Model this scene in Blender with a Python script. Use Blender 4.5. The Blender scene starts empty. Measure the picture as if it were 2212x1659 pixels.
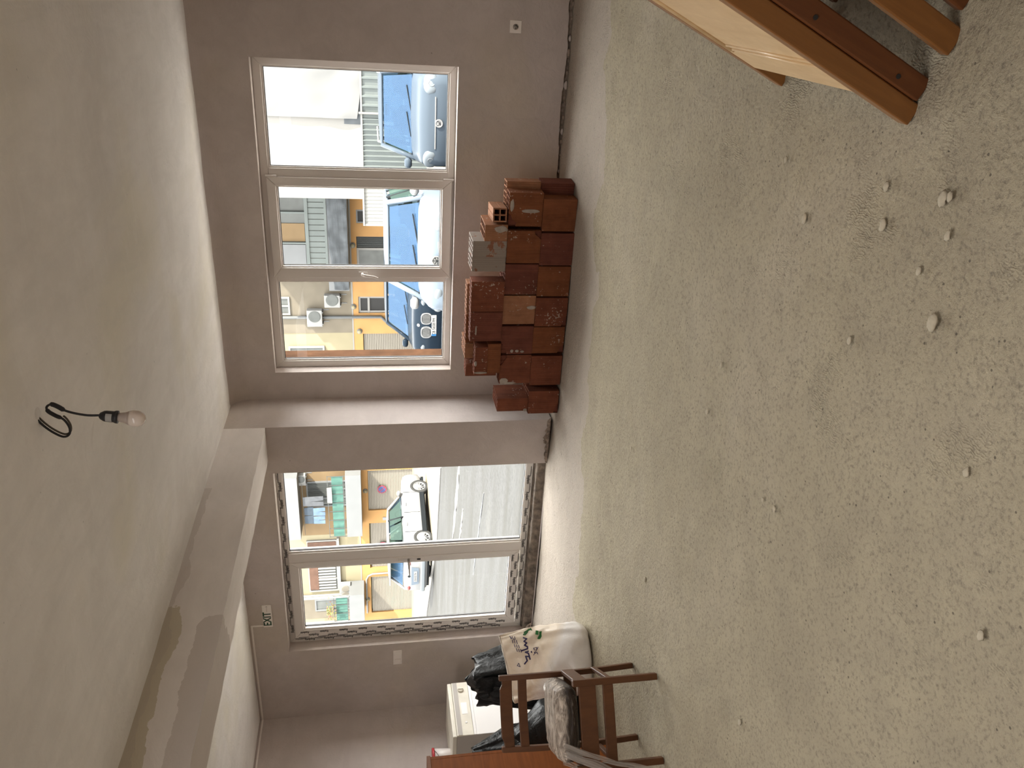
import bpy, bmesh, math, random
from mathutils import Vector, Matrix, noise
random.seed(7)
R = math.radians
C = bpy.context.scene.collection
scn = bpy.context.scene

# ------------------------------------------------------------------ camera
cam_d = bpy.data.cameras.new('camera'); cam = bpy.data.objects.new('camera', cam_d); C.objects.link(cam)
yaw, pitch, roll = R(-27.297), R(9.861), R(1.214)
cy, sy, cp, sp = math.cos(yaw), math.sin(yaw), math.cos(pitch), math.sin(pitch)
fw = Vector((sy*cp, cy*cp, -sp)); rt = Vector((cy, -sy, 0)); dn = fw.cross(rt)
cr, sr = math.cos(roll), math.sin(roll)
rt, dn = cr*rt + sr*dn, -sr*rt + cr*dn
# the phone was held upright and its picture is stored on its side: picture-right is world-down
M = Matrix((dn, rt, -fw)).transposed().to_4x4()
M.translation = Vector((3.2643, -6.1372, 1.4654))
cam.matrix_world = M
cam_d.sensor_width = 36.0; cam_d.lens = 1705.6/2212*36; cam_d.clip_start = 0.02
scn.camera = cam

# ------------------------------------------------------------------ light
w = bpy.data.worlds.new('world'); scn.world = w; w.use_nodes = True
bg = w.node_tree.nodes['Background']; bg.inputs['Color'].default_value = (1.0, 0.985, 0.965, 1); bg.inputs['Strength'].default_value = 13.5
sun_d = bpy.data.lights.new('sun', 'SUN'); sun = bpy.data.objects.new('sun', sun_d); C.objects.link(sun)
sun_d.energy = 26.0; sun_d.angle = R(0.8); sun_d.color = (1.0, 0.93, 0.80)
sun.rotation_euler = Vector((-2.0, 0.85, -1.35)).to_track_quat('-Z', 'Y').to_euler()
YB_ = -7.6
def portal(name, loc, sx, sz, ang=-90):
    d = bpy.data.lights.new(name, 'AREA'); o = bpy.data.objects.new(name, d); C.objects.link(o)
    d.shape = 'RECTANGLE'; d.size = sx; d.size_y = sz; d.cycles.is_portal = True
    o.location = loc; o.rotation_euler = (R(ang), 0, 0)
portal('window_daylight', (1.475, 0.31, 1.55), 2.46, 1.48)
portal('door_daylight', (-1.43, -0.27, 1.2), 2.0, 2.2)
# added fill lights, out of view behind the phone, brightening floor and ceiling
for i, (lx, ly, le) in enumerate(((-1.85, -5.5, 40.0), (1.75, -5.3, 47.0))):
    d = bpy.data.lights.new('fill_light', 'AREA'); o = bpy.data.objects.new('fill_light', d); C.objects.link(o)
    d.shape = 'RECTANGLE'; d.size = 1.9; d.size_y = 1.6; d.energy = le; d.color = (1.0, 0.97, 0.93); o.location = (lx, ly, 2.60)
vs = scn.view_settings
vs.view_transform = 'Standard'; vs.look = 'None'; vs.exposure = 0.07; vs.gamma = 1.0; vs.use_curve_mapping = False
cyc = scn.cycles
cyc.use_denoising = True; cyc.max_bounces = 14; cyc.diffuse_bounces = 9; cyc.glossy_bounces = 4
cyc.transmission_bounces = 6; cyc.transparent_max_bounces = 12; cyc.sample_clamp_indirect = 12.0
cyc.caustics_reflective = False; cyc.caustics_refractive = False

# ------------------------------------------------------------------ materials
MATS = {}
def nt(name):
    m = bpy.data.materials.new(name); m.use_nodes = True
    t = m.node_tree; b = t.nodes['Principled BSDF']; MATS[name] = m
    return m, t, b
def N(t, typ, **kw):
    n = t.nodes.new(typ)
    for k, v in kw.items():
        if k in n.inputs: n.inputs[k].default_value = v
        else: setattr(n, k, v)
    return n
def L(t, a, b): t.links.new(a, b)
def ramp(t, fac, stops):
    n = t.nodes.new('ShaderNodeValToRGB'); e = n.color_ramp.elements
    while len(e) < len(stops): e.new(0.5)
    for i, (p, c) in enumerate(stops):
        e[i].position = p; e[i].color = (c[0], c[1], c[2], 1) if not isinstance(c, (int, float)) else (c, c, c, 1)
    L(t, fac, n.inputs[0]); return n.outputs[0]
def coords(t, scale=(1, 1, 1), kind='Object'):
    tc = t.nodes.new('ShaderNodeTexCoord'); mp = t.nodes.new('ShaderNodeMapping')
    mp.inputs['Scale'].default_value = scale; L(t, tc.outputs[kind], mp.inputs['Vector']); return mp.outputs[0]
def noise_tex(t, vec, scale, detail=4, rough=0.55, dist=0.0):
    n = N(t, 'ShaderNodeTexNoise', Scale=scale, Detail=detail, Roughness=rough, Distortion=dist); L(t, vec, n.inputs['Vector']); return n.outputs['Fac']
def mix(t, fac, a, b, mode='MIX'):
    n = t.nodes.new('ShaderNodeMixRGB'); n.blend_type = mode
    for i, v in ((0, fac), (1, a), (2, b)):
        if hasattr(v, 'is_linked'): L(t, v, n.inputs[i])
        elif isinstance(v, (int, float)): n.inputs[i].default_value = v
        else: n.inputs[i].default_value = (v[0], v[1], v[2], 1)
    return n.outputs[0]
def mth(t, op, a, b=None):
    n = t.nodes.new('ShaderNodeMath'); n.operation = op
    for i, v in ((0, a), (1, b)):
        if v is None: continue
        if hasattr(v, 'is_linked'): L(t, v, n.inputs[i])
        else: n.inputs[i].default_value = v
    return n.outputs[0]
def bump(t, b, h, strength=0.3, dist=0.01):
    n = N(t, 'ShaderNodeBump', Strength=strength, Distance=dist); L(t, h, n.inputs['Height']); L(t, n.outputs[0], b.inputs['Normal'])

def simple(name, col, rough=0.5, metal=0.0, var=0.0, vscale=8.0, bmp=0.0, bscale=40.0, spec=None):
    m, t, b = nt(name)
    b.inputs['Roughness'].default_value = rough; b.inputs['Metallic'].default_value = metal
    if spec is not None: b.inputs['Specular IOR Level'].default_value = spec
    b.inputs['Base Color'].default_value = (*col, 1)
    if var:
        v = coords(t); f = noise_tex(t, v, vscale)
        L(t, ramp(t, f, [(0.3, [c*(1-var) for c in col]), (0.7, [min(1, c*(1+var)) for c in col])]), b.inputs['Base Color'])
        if bmp: bump(t, b, noise_tex(t, v, bscale, 5), bmp, 0.004)
    return m

def plaster(name, base, dark, stain=None, stain_amt=0.0):
    m, t, b = nt(name); v = coords(t)
    f = noise_tex(t, v, 1.3, 5, 0.6, 0.6)
    col = ramp(t, f, [(0.32, dark), (0.55, base), (0.75, [min(1, c*1.06) for c in base])])
    f2 = noise_tex(t, coords(t, (1, 1, 1)), 9, 6, 0.7)
    col = mix(t, mth(t, 'MULTIPLY', f2, 0.16), col, [c*0.6 for c in base])
    if stain:
        f3 = noise_tex(t, v, 0.85, 3, 0.5, 0.3)
        s = ramp(t, f3, [(0.52, 0.0), (0.66, 1.0)])
        col = mix(t, mth(t, 'MULTIPLY', s, stain_amt), col, stain)
    tr_ = noise_tex(t, coords(t, (2.6, 0.8, 2.6)), 2.6, 6, 0.62, 0.9)
    col = mix(t, ramp(t, tr_, [(0.38, 0.20), (0.58, 0.0)]), col, [c*0.72 for c in base])
    col = mix(t, ramp(t, noise_tex(t, coords(t, (0.8, 2.4, 1.0)), 4.2, 5, 0.6, 1.2), [(0.54, 0.0), (0.74, 0.15)]), col, [min(1, c*1.18) for c in base])
    sp_ = noise_tex(t, v, 34, 2, 0.5)
    col = mix(t, ramp(t, sp_, [(0.76, 0.0), (0.80, 0.55)]), col, [c*0.3 for c in base])
    L(t, col, b.inputs['Base Color']); b.inputs['Roughness'].default_value = 0.85; b.inputs['Specular IOR Level'].default_value = 0.2
    st = noise_tex(t, coords(t, (1, 1, 1)), 5, 6, 0.6, 1.0)
    bump(t, b, mth(t, 'ADD', st, mth(t, 'MULTIPLY', noise_tex(t, v, 45, 4), 0.25)), 0.40, 0.025)
    return m
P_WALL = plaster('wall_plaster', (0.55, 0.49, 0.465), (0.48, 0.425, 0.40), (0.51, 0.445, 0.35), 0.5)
P_CEIL = plaster('ceiling_plaster', (0.88, 0.865, 0.86), (0.81, 0.79, 0.78), (0.79, 0.755, 0.64), 0.55)

def beam_mat():
    m, t, b = nt('beam_putty')
    v = coords(t, (1, 1, 1)); vl = coords(t, (2.2, 0.9, 2.2))
    base = ramp(t, noise_tex(t, vl, 2.5, 5, 0.6, 0.4), [(0.3, (0.72, 0.68, 0.66)), (0.7, (0.82, 0.78, 0.76))])
    sep = t.nodes.new('ShaderNodeSeparateXYZ'); tc = t.nodes.new('ShaderNodeTexCoord'); L(t, tc.outputs['Object'], sep.inputs[0])
    wob = mth(t, 'MULTIPLY', mth(t, 'SUBTRACT', noise_tex(t, coords(t, (1, 1, 1)), 3.0, 5, 0.6), 0.5), 0.16)
    zz = mth(t, 'ADD', sep.outputs['Z'], wob)
    # old undercoat left bare near the back of the room, with a band of fresh filler between
    back = mth(t, 'LESS_THAN', mth(t, 'ADD', sep.outputs['Y'], mth(t, 'MULTIPLY', wob, 3.0)), -2.55)
    hi = mth(t, 'MULTIPLY', back, mth(t, 'GREATER_THAN', zz, 2.555))
    lo = mth(t, 'MULTIPLY', back, mth(t, 'LESS_THAN', zz, 2.455))
    c1 = mix(t, mth(t, 'MULTIPLY', hi, 0.85), base, (0.54, 0.49, 0.38))
    c2 = mix(t, mth(t, 'MULTIPLY', lo, 0.75), c1, (0.56, 0.51, 0.48))
    band = mth(t, 'MULTIPLY', mth(t, 'GREATER_THAN', zz, 2.60), mth(t, 'LESS_THAN', sep.outputs['Y'], -1.3))
    c3 = mix(t, mth(t, 'MULTIPLY', band, 0.35), c2, (0.46, 0.41, 0.37))
    L(t, c3, b.inputs['Base Color']); b.inputs['Roughness'].default_value = 0.9; b.inputs['Specular IOR Level'].default_value = 0.2
    bump(t, b, mth(t, 'ADD', noise_tex(t, vl, 6, 6, 0.65, 1.2), mth(t, 'MULTIPLY', mth(t, 'SUBTRACT', 1.0, mth(t, 'ADD', hi, lo)), 0.4)), 0.35, 0.015)
    return m
P_BEAM = beam_mat()

def floor_mat():
    m, t, b = nt('rough_screed'); v = coords(t)
    big = noise_tex(t, v, 0.7, 5, 0.6, 0.4); mid = noise_tex(t, v, 6, 6, 0.65, 0.3); fine = noise_tex(t, v, 70, 5, 0.7)
    col = ramp(t, big, [(0.3, (0.385, 0.335, 0.243)), (0.5, (0.45, 0.395, 0.287)), (0.72, (0.50, 0.44, 0.338))])
    col = mix(t, mth(t, 'MULTIPLY', ramp(t, mid, [(0.35, 1.0), (0.6, 0.0)]), 0.30), col, (0.30, 0.26, 0.205))
    col = mix(t, mth(t, 'MULTIPLY', ramp(t, fine, [(0.30, 1.0), (0.50, 0.0)]), 0.75), col, (0.19, 0.165, 0.13))
    # paler, greyer zone along the door and window wall, with a wavering edge
    sep = t.nodes.new('ShaderNodeSeparateXYZ'); L(t, v, sep.inputs[0])
    d = mth(t, 'ADD', mth(t, 'ADD', sep.outputs['Y'], mth(t, 'MULTIPLY', sep.outputs['X'], -0.18)), mth(t, 'MULTIPLY', mth(t, 'SUBTRACT', noise_tex(t, v, 2.2, 4), 0.5), 0.9))
    dust = ramp(t, mth(t, 'MULTIPLY_ADD', d, 1.0), [(0.0, 0.0), (1.0, 1.0)])  # ramp over the same paler zone, not used below
    dm = mth(t, 'MULTIPLY', mth(t, 'GREATER_THAN', d, -1.55), 0.5)
    col = mix(t, dm, col, (0.50, 0.44, 0.41))
    pit = N(t, 'ShaderNodeTexVoronoi', Scale=26.0); L(t, v, pit.inputs['Vector'])
    pm = mth(t, 'MULTIPLY', mth(t, 'LESS_THAN', pit.outputs['Distance'], 0.10), mth(t, 'GREATER_THAN', noise_tex(t, v, 5, 3), 0.52))
    col = mix(t, mth(t, 'MULTIPLY', pm, 0.75), col, (0.10, 0.085, 0.07))
    L(t, col, b.inputs['Base Color']); b.inputs['Roughness'].default_value = 0.92; b.inputs['Specular IOR Level'].default_value = 0.15
    rip = N(t, 'ShaderNodeTexWave', Scale=34.0, Distortion=12.0, Detail=3.0); L(t, v, rip.inputs['Vector'])
    rmask = ramp(t, noise_tex(t, v, 3.1, 3), [(0.56, 0.0), (0.66, 1.0)])
    h = mth(t, 'ADD', mth(t, 'MULTIPLY', fine, 0.55), mth(t, 'MULTIPLY', mid, 1.1))
    h = mth(t, 'ADD', h, mth(t, 'MULTIPLY', noise_tex(t, coords(t, (0.7, 1.3, 1)), 24, 5, 0.7, 0.6), 0.45))
    h = mth(t, 'ADD', h, mth(t, 'MULTIPLY', mth(t, 'MULTIPLY', rip.outputs['Fac'], rmask), 0.13))
    h = mth(t, 'SUBTRACT', h, mth(t, 'MULTIPLY', pm, 0.5))
    bump(t, b, h, 1.0, 0.022)
    return m
M_FLOOR = floor_mat()

def wood(name, c1, c2, scale=(6, 6, 1), rough=0.45, knots=False, spec=0.4):
    m, t, b = nt(name); v = coords(t, scale)
    f = noise_tex(t, v, 2.2, 5, 0.6, 1.6)
    col = ramp(t, f, [(0.32, c1), (0.52, [(x+y)/2 for x, y in zip(c1, c2)]), (0.70, c2)])
    g = noise_tex(t, coords(t, (scale[0]*8, scale[1]*8, scale[2]*1.2)), 3, 3)
    col = mix(t, mth(t, 'MULTIPLY', g, 0.35), col, [x*0.55 for x in c1])
    if knots:
        k = N(t, 'ShaderNodeTexVoronoi', Scale=2.4); L(t, coords(t, (1, 1, 0.8)), k.inputs['Vector'])
        col = mix(t, ramp(t, k.outputs['Distance'], [(0.02, 0.8), (0.06, 0.0)]), col, (0.05, 0.02, 0.01))
    L(t, col, b.inputs['Base Color']); b.inputs['Roughness'].default_value = rough; b.inputs['Specular IOR Level'].default_value = spec
    return m
W_CHAIR = wood('chair_wood', (0.085, 0.032, 0.012), (0.135, 0.052, 0.019), (5, 5, 1.2))
W_POST = wood('bed_post_wood', (0.20, 0.075, 0.016), (0.27, 0.11, 0.026), (7, 7, 0.8), 0.28, False, 0.6)
W_PANEL = wood('bed_panel_wood', (0.62, 0.42, 0.22), (0.74, 0.54, 0.32), (5, 1.0, 5), 0.35)
W_DARK = wood('dark_bed_wood', (0.11, 0.033, 0.009), (0.17, 0.058, 0.016), (7, 7, 0.8), 0.45)
W_CAB = wood('cabinet_veneer', (0.20, 0.056, 0.010), (0.29, 0.090, 0.017), (4, 0.7, 9), 0.5, False, 0.2)
W_CABEDGE = wood('cabinet_edge', (0.20, 0.07, 0.025), (0.26, 0.10, 0.035))

def brick_mat(name, col, mortar, amt):
    m, t, b = nt(name); oi = t.nodes.new('ShaderNodeObjectInfo')
    v0 = coords(t); va = t.nodes.new('ShaderNodeVectorMath'); va.operation = 'ADD'; L(t, v0, va.inputs[0])
    sc = t.nodes.new('ShaderNodeVectorMath'); sc.operation = 'SCALE'; sc.inputs[0].default_value = (7.3, 3.1, 5.7); L(t, oi.outputs['Random'], sc.inputs['Scale'])
    L(t, sc.outputs[0], va.inputs[1]); v = va.outputs[0]
    f = noise_tex(t, v, 9, 5, 0.6)
    c = ramp(t, f, [(0.3, [x*0.75 for x in col]), (0.7, [min(1, x*1.2) for x in col])])
    sm = t.nodes.new('ShaderNodeMapping'); sm.inputs['Scale'].default_value = (34, 34, 2.0); L(t, v, sm.inputs[0])
    streak = noise_tex(t, sm.outputs[0], 1.0, 3, 0.6)
    c = mix(t, mth(t, 'MULTIPLY', ramp(t, streak, [(0.45, 0.0), (0.7, 1.0)]), 0.35), c, [min(1, x*1.5) for x in col])
    sp_ = noise_tex(t, v, 55, 2, 0.5)
    c = mix(t, ramp(t, mth(t, 'MULTIPLY', sp_, mth(t, 'ADD', noise_tex(t, v, 6, 2), 0.45)), [(0.68, 0.0), (0.72, 0.7)]), c, (0.40, 0.33, 0.27))
    pt = noise_tex(t, v, 5.5, 4, 0.6, 0.5)
    c = mix(t, ramp(t, pt, [(1-amt, 0.0), (1.03-amt, 0.9)]), c, mortar)
    L(t, c, b.inputs['Base Color']); b.inputs['Roughness'].default_value = 0.85; b.inputs['Specular IOR Level'].default_value = 0.2
    wv = N(t, 'ShaderNodeTexWave', Scale=19.0, Distortion=0.3); wv.bands_direction = 'X'; L(t, v0, wv.inputs['Vector'])
    bump(t, b, mth(t, 'ADD', mth(t, 'MULTIPLY', wv.outputs['Fac'], 0.6), mth(t, 'MULTIPLY', noise_tex(t, v, 40, 4), 0.5)), 0.5, 0.006)
    return m
BR = [brick_mat('brick_red', (0.150, 0.048, 0.025), (0.34, 0.28, 0.24), 0.30),
      brick_mat('brick_brown', (0.165, 0.057, 0.023), (0.36, 0.30, 0.25), 0.27),
      brick_mat('brick_plum', (0.130, 0.042, 0.027), (0.33, 0.27, 0.24), 0.32)]
BR_LIGHT = brick_mat('brick_tan', (0.28, 0.13, 0.07), (0.45, 0.38, 0.31), 0.32)
BR_MORT = brick_mat('brick_mortared', (0.22, 0.10, 0.06), (0.27, 0.235, 0.205), 0.60)
BR_IN = simple('brick_inside', (0.13, 0.035, 0.018), 0.9)
MORTAR = simple('old_mortar', (0.32, 0.275, 0.24), 0.95, 0, 0.25, 14, 0.6, 50)

M_PVC = simple('white_pvc', (0.70, 0.66, 0.63), 0.35)
M_PVCIN = simple('grey_gasket', (0.05, 0.05, 0.05), 0.6)
M_FILM = simple('protective_film', (0.64, 0.61, 0.58), 0.25)
M_INK = simple('film_ink', (0.05, 0.045, 0.045), 0.6)
M_PLATE = simple('white_plastic', (0.78, 0.73, 0.69), 0.4)
M_BLACK = simple('black_plastic', (0.012, 0.012, 0.016), 0.45)
M_DARKHOLE = simple('dark_hole', (0.02, 0.018, 0.016), 0.9)
M_STEEL = simple('brushed_steel', (0.42, 0.40, 0.38), 0.35, 0.9)
M_CONC = simple('threshold_concrete', (0.20, 0.165, 0.135), 0.95, 0, 0.5, 18, 0.8, 50)
M_RUBBLE = simple('crumbled_mortar', (0.27, 0.215, 0.175), 0.95, 0, 0.5, 30, 0.8, 60)
M_EXIT = simple('exit_green', (0.006, 0.05, 0.022), 0.5)
M_WASH = simple('white_enamel', (0.80, 0.78, 0.77), 0.3)
M_WASHT = simple('yellowed_plastic', (0.68, 0.64, 0.55), 0.4, 0, 0.1, 6)
M_WASHS = simple('grey_enamel', (0.40, 0.37, 0.34), 0.5)
M_RED = simple('red_plastic', (0.45, 0.02, 0.03), 0.4)
M_BUCKET = simple('white_bucket_plastic', (0.70, 0.65, 0.63), 0.35)
M_LEATHER = simple('dark_brown_leather', (0.035, 0.02, 0.014), 0.4, 0, 0.3, 12)

def thin_glass():
    m, t, b = nt('window_glass'); out = t.nodes['Material Output']
    tr = t.nodes.new('ShaderNodeBsdfTransparent'); tr.inputs[0].default_value = (0.93, 0.95, 0.94, 1)
    gl = N(t, 'ShaderNodeBsdfGlossy', Roughness=0.02); ms = t.nodes.new('ShaderNodeMixShader'); ms.inputs[0].default_value = 0.022
    L(t, tr.outputs[0], ms.inputs[1]); L(t, gl.outputs[0], ms.inputs[2]); L(t, ms.outputs[0], out.inputs[0]); return m
M_GLASS = thin_glass()

def plastic_sheet(name, col, trans, rough=0.3):
    m, t, b = nt(name); out = t.nodes['Material Output']; v = coords(t)
    b.inputs['Base Color'].default_value = (*col, 1); b.inputs['Roughness'].default_value = rough; b.inputs['Specular IOR Level'].default_value = 0.22
    bump(t, b, noise_tex(t, v, 14, 5, 0.6, 1.5), 0.5, 0.02)
    tr = t.nodes.new('ShaderNodeBsdfTransparent'); ms = t.nodes.new('ShaderNodeMixShader'); ms.inputs[0].default_value = 1-trans
    L(t, tr.outputs[0], ms.inputs[1]); L(t, b.outputs[0], ms.inputs[2]); L(t, ms.outputs[0], out.inputs[0]); return m
M_CLEAR = plastic_sheet('clear_plastic_wrap', (0.42, 0.37, 0.33), 0.45, 0.12)
M_BLACKBAG = plastic_sheet('black_bin_liner', (0.007, 0.007, 0.007), 0.0, 0.33)

def white_sack():
    m, t, b = nt('white_sack_film'); v = coords(t)
    sep = t.nodes.new('ShaderNodeSeparateXYZ'); L(t, v, sep.inputs[0])
    zz = mth(t, 'ADD', sep.outputs['Z'], mth(t, 'MULTIPLY', sep.outputs['X'], 0.5))
    f = ramp(t, zz, [(0.26, 0.0), (0.33, 1.0)])
    L(t, mix(t, f, (0.82, 0.79, 0.77), (0.86, 0.75, 0.62)), b.inputs['Base Color'])
    b.inputs['Roughness'].default_value = 0.32
    bump(t, b, noise_tex(t, coords(t, (1, 1, 1)), 7, 4, 0.55, 1.2), 0.35, 0.02); return m
M_SACK = white_sack()

def wrap_mat():
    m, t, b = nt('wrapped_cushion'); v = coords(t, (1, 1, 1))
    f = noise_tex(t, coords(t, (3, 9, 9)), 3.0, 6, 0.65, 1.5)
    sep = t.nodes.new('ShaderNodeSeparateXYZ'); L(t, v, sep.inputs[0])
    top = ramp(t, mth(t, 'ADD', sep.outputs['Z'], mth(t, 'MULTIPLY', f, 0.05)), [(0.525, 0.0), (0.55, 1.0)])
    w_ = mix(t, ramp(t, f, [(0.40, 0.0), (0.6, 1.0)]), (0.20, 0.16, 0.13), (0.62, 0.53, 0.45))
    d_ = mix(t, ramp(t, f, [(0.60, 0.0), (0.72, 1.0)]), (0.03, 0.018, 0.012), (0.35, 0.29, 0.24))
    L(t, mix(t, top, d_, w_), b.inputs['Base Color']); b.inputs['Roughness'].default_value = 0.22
    bump(t, b, f, 0.7, 0.02); return m
M_WRAP = wrap_mat()

# outdoor paints (kept low in value: they stand in full daylight)
K = 0.132
def ext(name, col, rough=0.7, var=0.0, vs_=2.0, metal=0.0, spec=0.1):
    return simple(name, [c*K for c in col], rough, metal, var, vs_, spec=spec)
E_CREAM = ext('cream_render', (1.0, 0.88, 0.58), 0.9, 0.05)
E_TAN_SHADE = ext('shaded_tan_render', (0.62, 0.54, 0.42), 0.9, 0.10)
E_ORANGE = ext('orange_render', (1.45, 0.82, 0.33), 0.9, 0.10, 1.5)
E_WHITE = ext('white_render', (1.0, 0.97, 0.92), 0.9, 0.04)
E_PARAPET = ext('pale_grey_panel', (0.66, 0.68, 0.70), 0.6, 0.05)
E_SHUT = ext('shutter_beige', (0.86, 0.78, 0.66), 0.5)
E_GREEN = ext('green_screen_cloth', (0.24, 0.52, 0.44), 0.9, 0.15, 4)
E_RAIL = ext('grey_metal_rail', (0.30, 0.32, 0.31), 0.5)
E_PANE = ext('curtained_pane', (0.36, 0.38, 0.36), 0.15, 0.2, 3, spec=0.12)
E_BROWN = ext('brown_blind', (0.42, 0.24, 0.17), 0.7, 0.2, 5)
E_AC = ext('white_appliance', (1.0, 1.0, 0.98), 0.5)
E_DARK = ext('dark_grille', (0.12, 0.12, 0.12), 0.6)
E_PIPE = ext('grey_downpipe', (0.42, 0.44, 0.45), 0.5)
E_WPIPE = ext('white_downpipe', (0.92, 0.90, 0.86), 0.5)
E_TARP = ext('dark_grey_net', (0.34, 0.37, 0.40), 0.9, 0.3, 2)
E_GFRAME = ext('grey_green_frame', (0.55, 0.62, 0.60), 0.6, 0.08)
E_OCHRE = ext('ochre_render', (0.72, 0.50, 0.28), 0.9, 0.08)
E_METAL = ext('zinc_sheet', (0.50, 0.57, 0.57), 0.45, 0.06, 2)
E_METALW = ext('white_sheet_metal', (0.92, 0.92, 0.88), 0.5)
E_CLOTH = ext('white_tarpaulin', (0.74, 0.74, 0.74), 0.6, 0.05, 1)
E_WALK = ext('sunlit_paving', (0.95, 0.82, 0.62), 0.95, 0.12, 1.5)
E_BRICKJ = ext('brick_orange_jamb', (0.75, 0.36, 0.18), 0.9, 0.25, 9)
def asphalt():
    m, t, b = nt('worn_asphalt'); v = coords(t)
    f = noise_tex(t, v, 14, 6, 0.75); g = noise_tex(t, coords(t, (0.25, 1.2, 1)), 1.1, 4, 0.6, 0.5)
    c = ramp(t, g, [(0.35, [x*K for x in (0.22, 0.216, 0.20)]), (0.6, [x*K for x in (0.285, 0.285, 0.285)]), (0.75, [x*K for x in (0.345, 0.34, 0.325)])])
    c = mix(t, mth(t, 'MULTIPLY', ramp(t, f, [(0.38, 1.0), (0.55, 0.0)]), 0.6), c, [x*K for x in (0.16, 0.16, 0.15)])
    L(t, c, b.inputs['Base Color']); b.inputs['Roughness'].default_value = 0.95; b.inputs['Specular IOR Level'].default_value = 0.1
    return m
E_ROAD = asphalt()
def paint(name, col, rough=0.2, metal=0.0):
    m = simple(name, [c*K for c in col], rough, metal, spec=0.03); return m
C_WHITE = paint('car_white', (1.0, 1.0, 1.0), 0.35); C_SILVER = paint('car_silver', (0.62, 0.68, 0.74), 0.3)
C_BLACK = paint('car_dark', (0.045, 0.075, 0.115), 0.25); C_PEARL = paint('car_pale_blue', (0.50, 0.61, 0.75), 0.3); C_BLUE = paint('car_slate', (0.26, 0.33, 0.42), 0.25)
def coloured_glass(name, tr_c, df_c, k):
    m, t, b = nt(name); out = t.nodes['Material Output']
    tr = t.nodes.new('ShaderNodeBsdfTransparent'); tr.inputs[0].default_value = (*tr_c, 1); df = t.nodes.new('ShaderNodeBsdfDiffuse'); df.inputs[0].default_value = (*[c*K for c in df_c], 1)
    gl = N(t, 'ShaderNodeBsdfGlossy', Roughness=0.05); m1 = t.nodes.new('ShaderNodeMixShader'); m1.inputs[0].default_value = k; m2 = t.nodes.new('ShaderNodeMixShader'); m2.inputs[0].default_value = 0.012
    L(t, tr.outputs[0], m1.inputs[1]); L(t, df.outputs[0], m1.inputs[2]); L(t, m1.outputs[0], m2.inputs[1]); L(t, gl.outputs[0], m2.inputs[2]); L(t, m2.outputs[0], out.inputs[0]); return m
C_GLASS = coloured_glass('car_glass', (0.62, 0.78, 0.92), (0.20, 0.40, 0.72), 0.40); C_TYRE = paint('car_tyre', (0.20, 0.20, 0.20), 0.8); C_RIM = paint('car_rim', (0.90, 0.90, 0.90), 0.35)  # car_glass: the blue of reflected sky is put into the pane colour
C_TRIM = paint('car_black_trim', (0.07, 0.08, 0.09), 0.5); C_CHROME = paint('car_chrome', (0.95, 0.95, 0.97), 0.2); C_LAMP = paint('car_lamp_glass', (0.62, 0.70, 0.78), 0.1)
C_RED = paint('car_tail_red', (0.80, 0.25, 0.24), 0.25); C_PLATE = paint('plate_white', (1.0, 1.0, 1.0), 0.5); C_BLUEP = paint('plate_blue', (0.10, 0.40, 0.90), 0.5); C_INK = paint('plate_ink', (0.06, 0.06, 0.06), 0.6)
C_GGLASS = coloured_glass('car_green_glass', (0.66, 0.80, 0.74), (0.34, 0.50, 0.46), 0.40)
S_RED = ext('sign_red', (0.95, 0.16, 0.25), 0.5); S_BLUE = ext('sign_blue', (0.22, 0.28, 0.72), 0.5)
J_DARK = ext('dark_denim', (0.20, 0.26, 0.34), 0.9, 0.15, 6); J_BLUE = ext('light_denim', (0.42, 0.62, 0.92), 0.9, 0.15, 6); J_GREY = ext('grey_cloth', (0.36, 0.38, 0.42), 0.9, 0.15, 6)
F_GREEN = ext('yellow_green_leaf', (0.70, 0.72, 0.22), 0.8, 0.3, 8); F_RED = ext('orange_flower', (0.92, 0.38, 0.26), 0.8)

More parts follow.
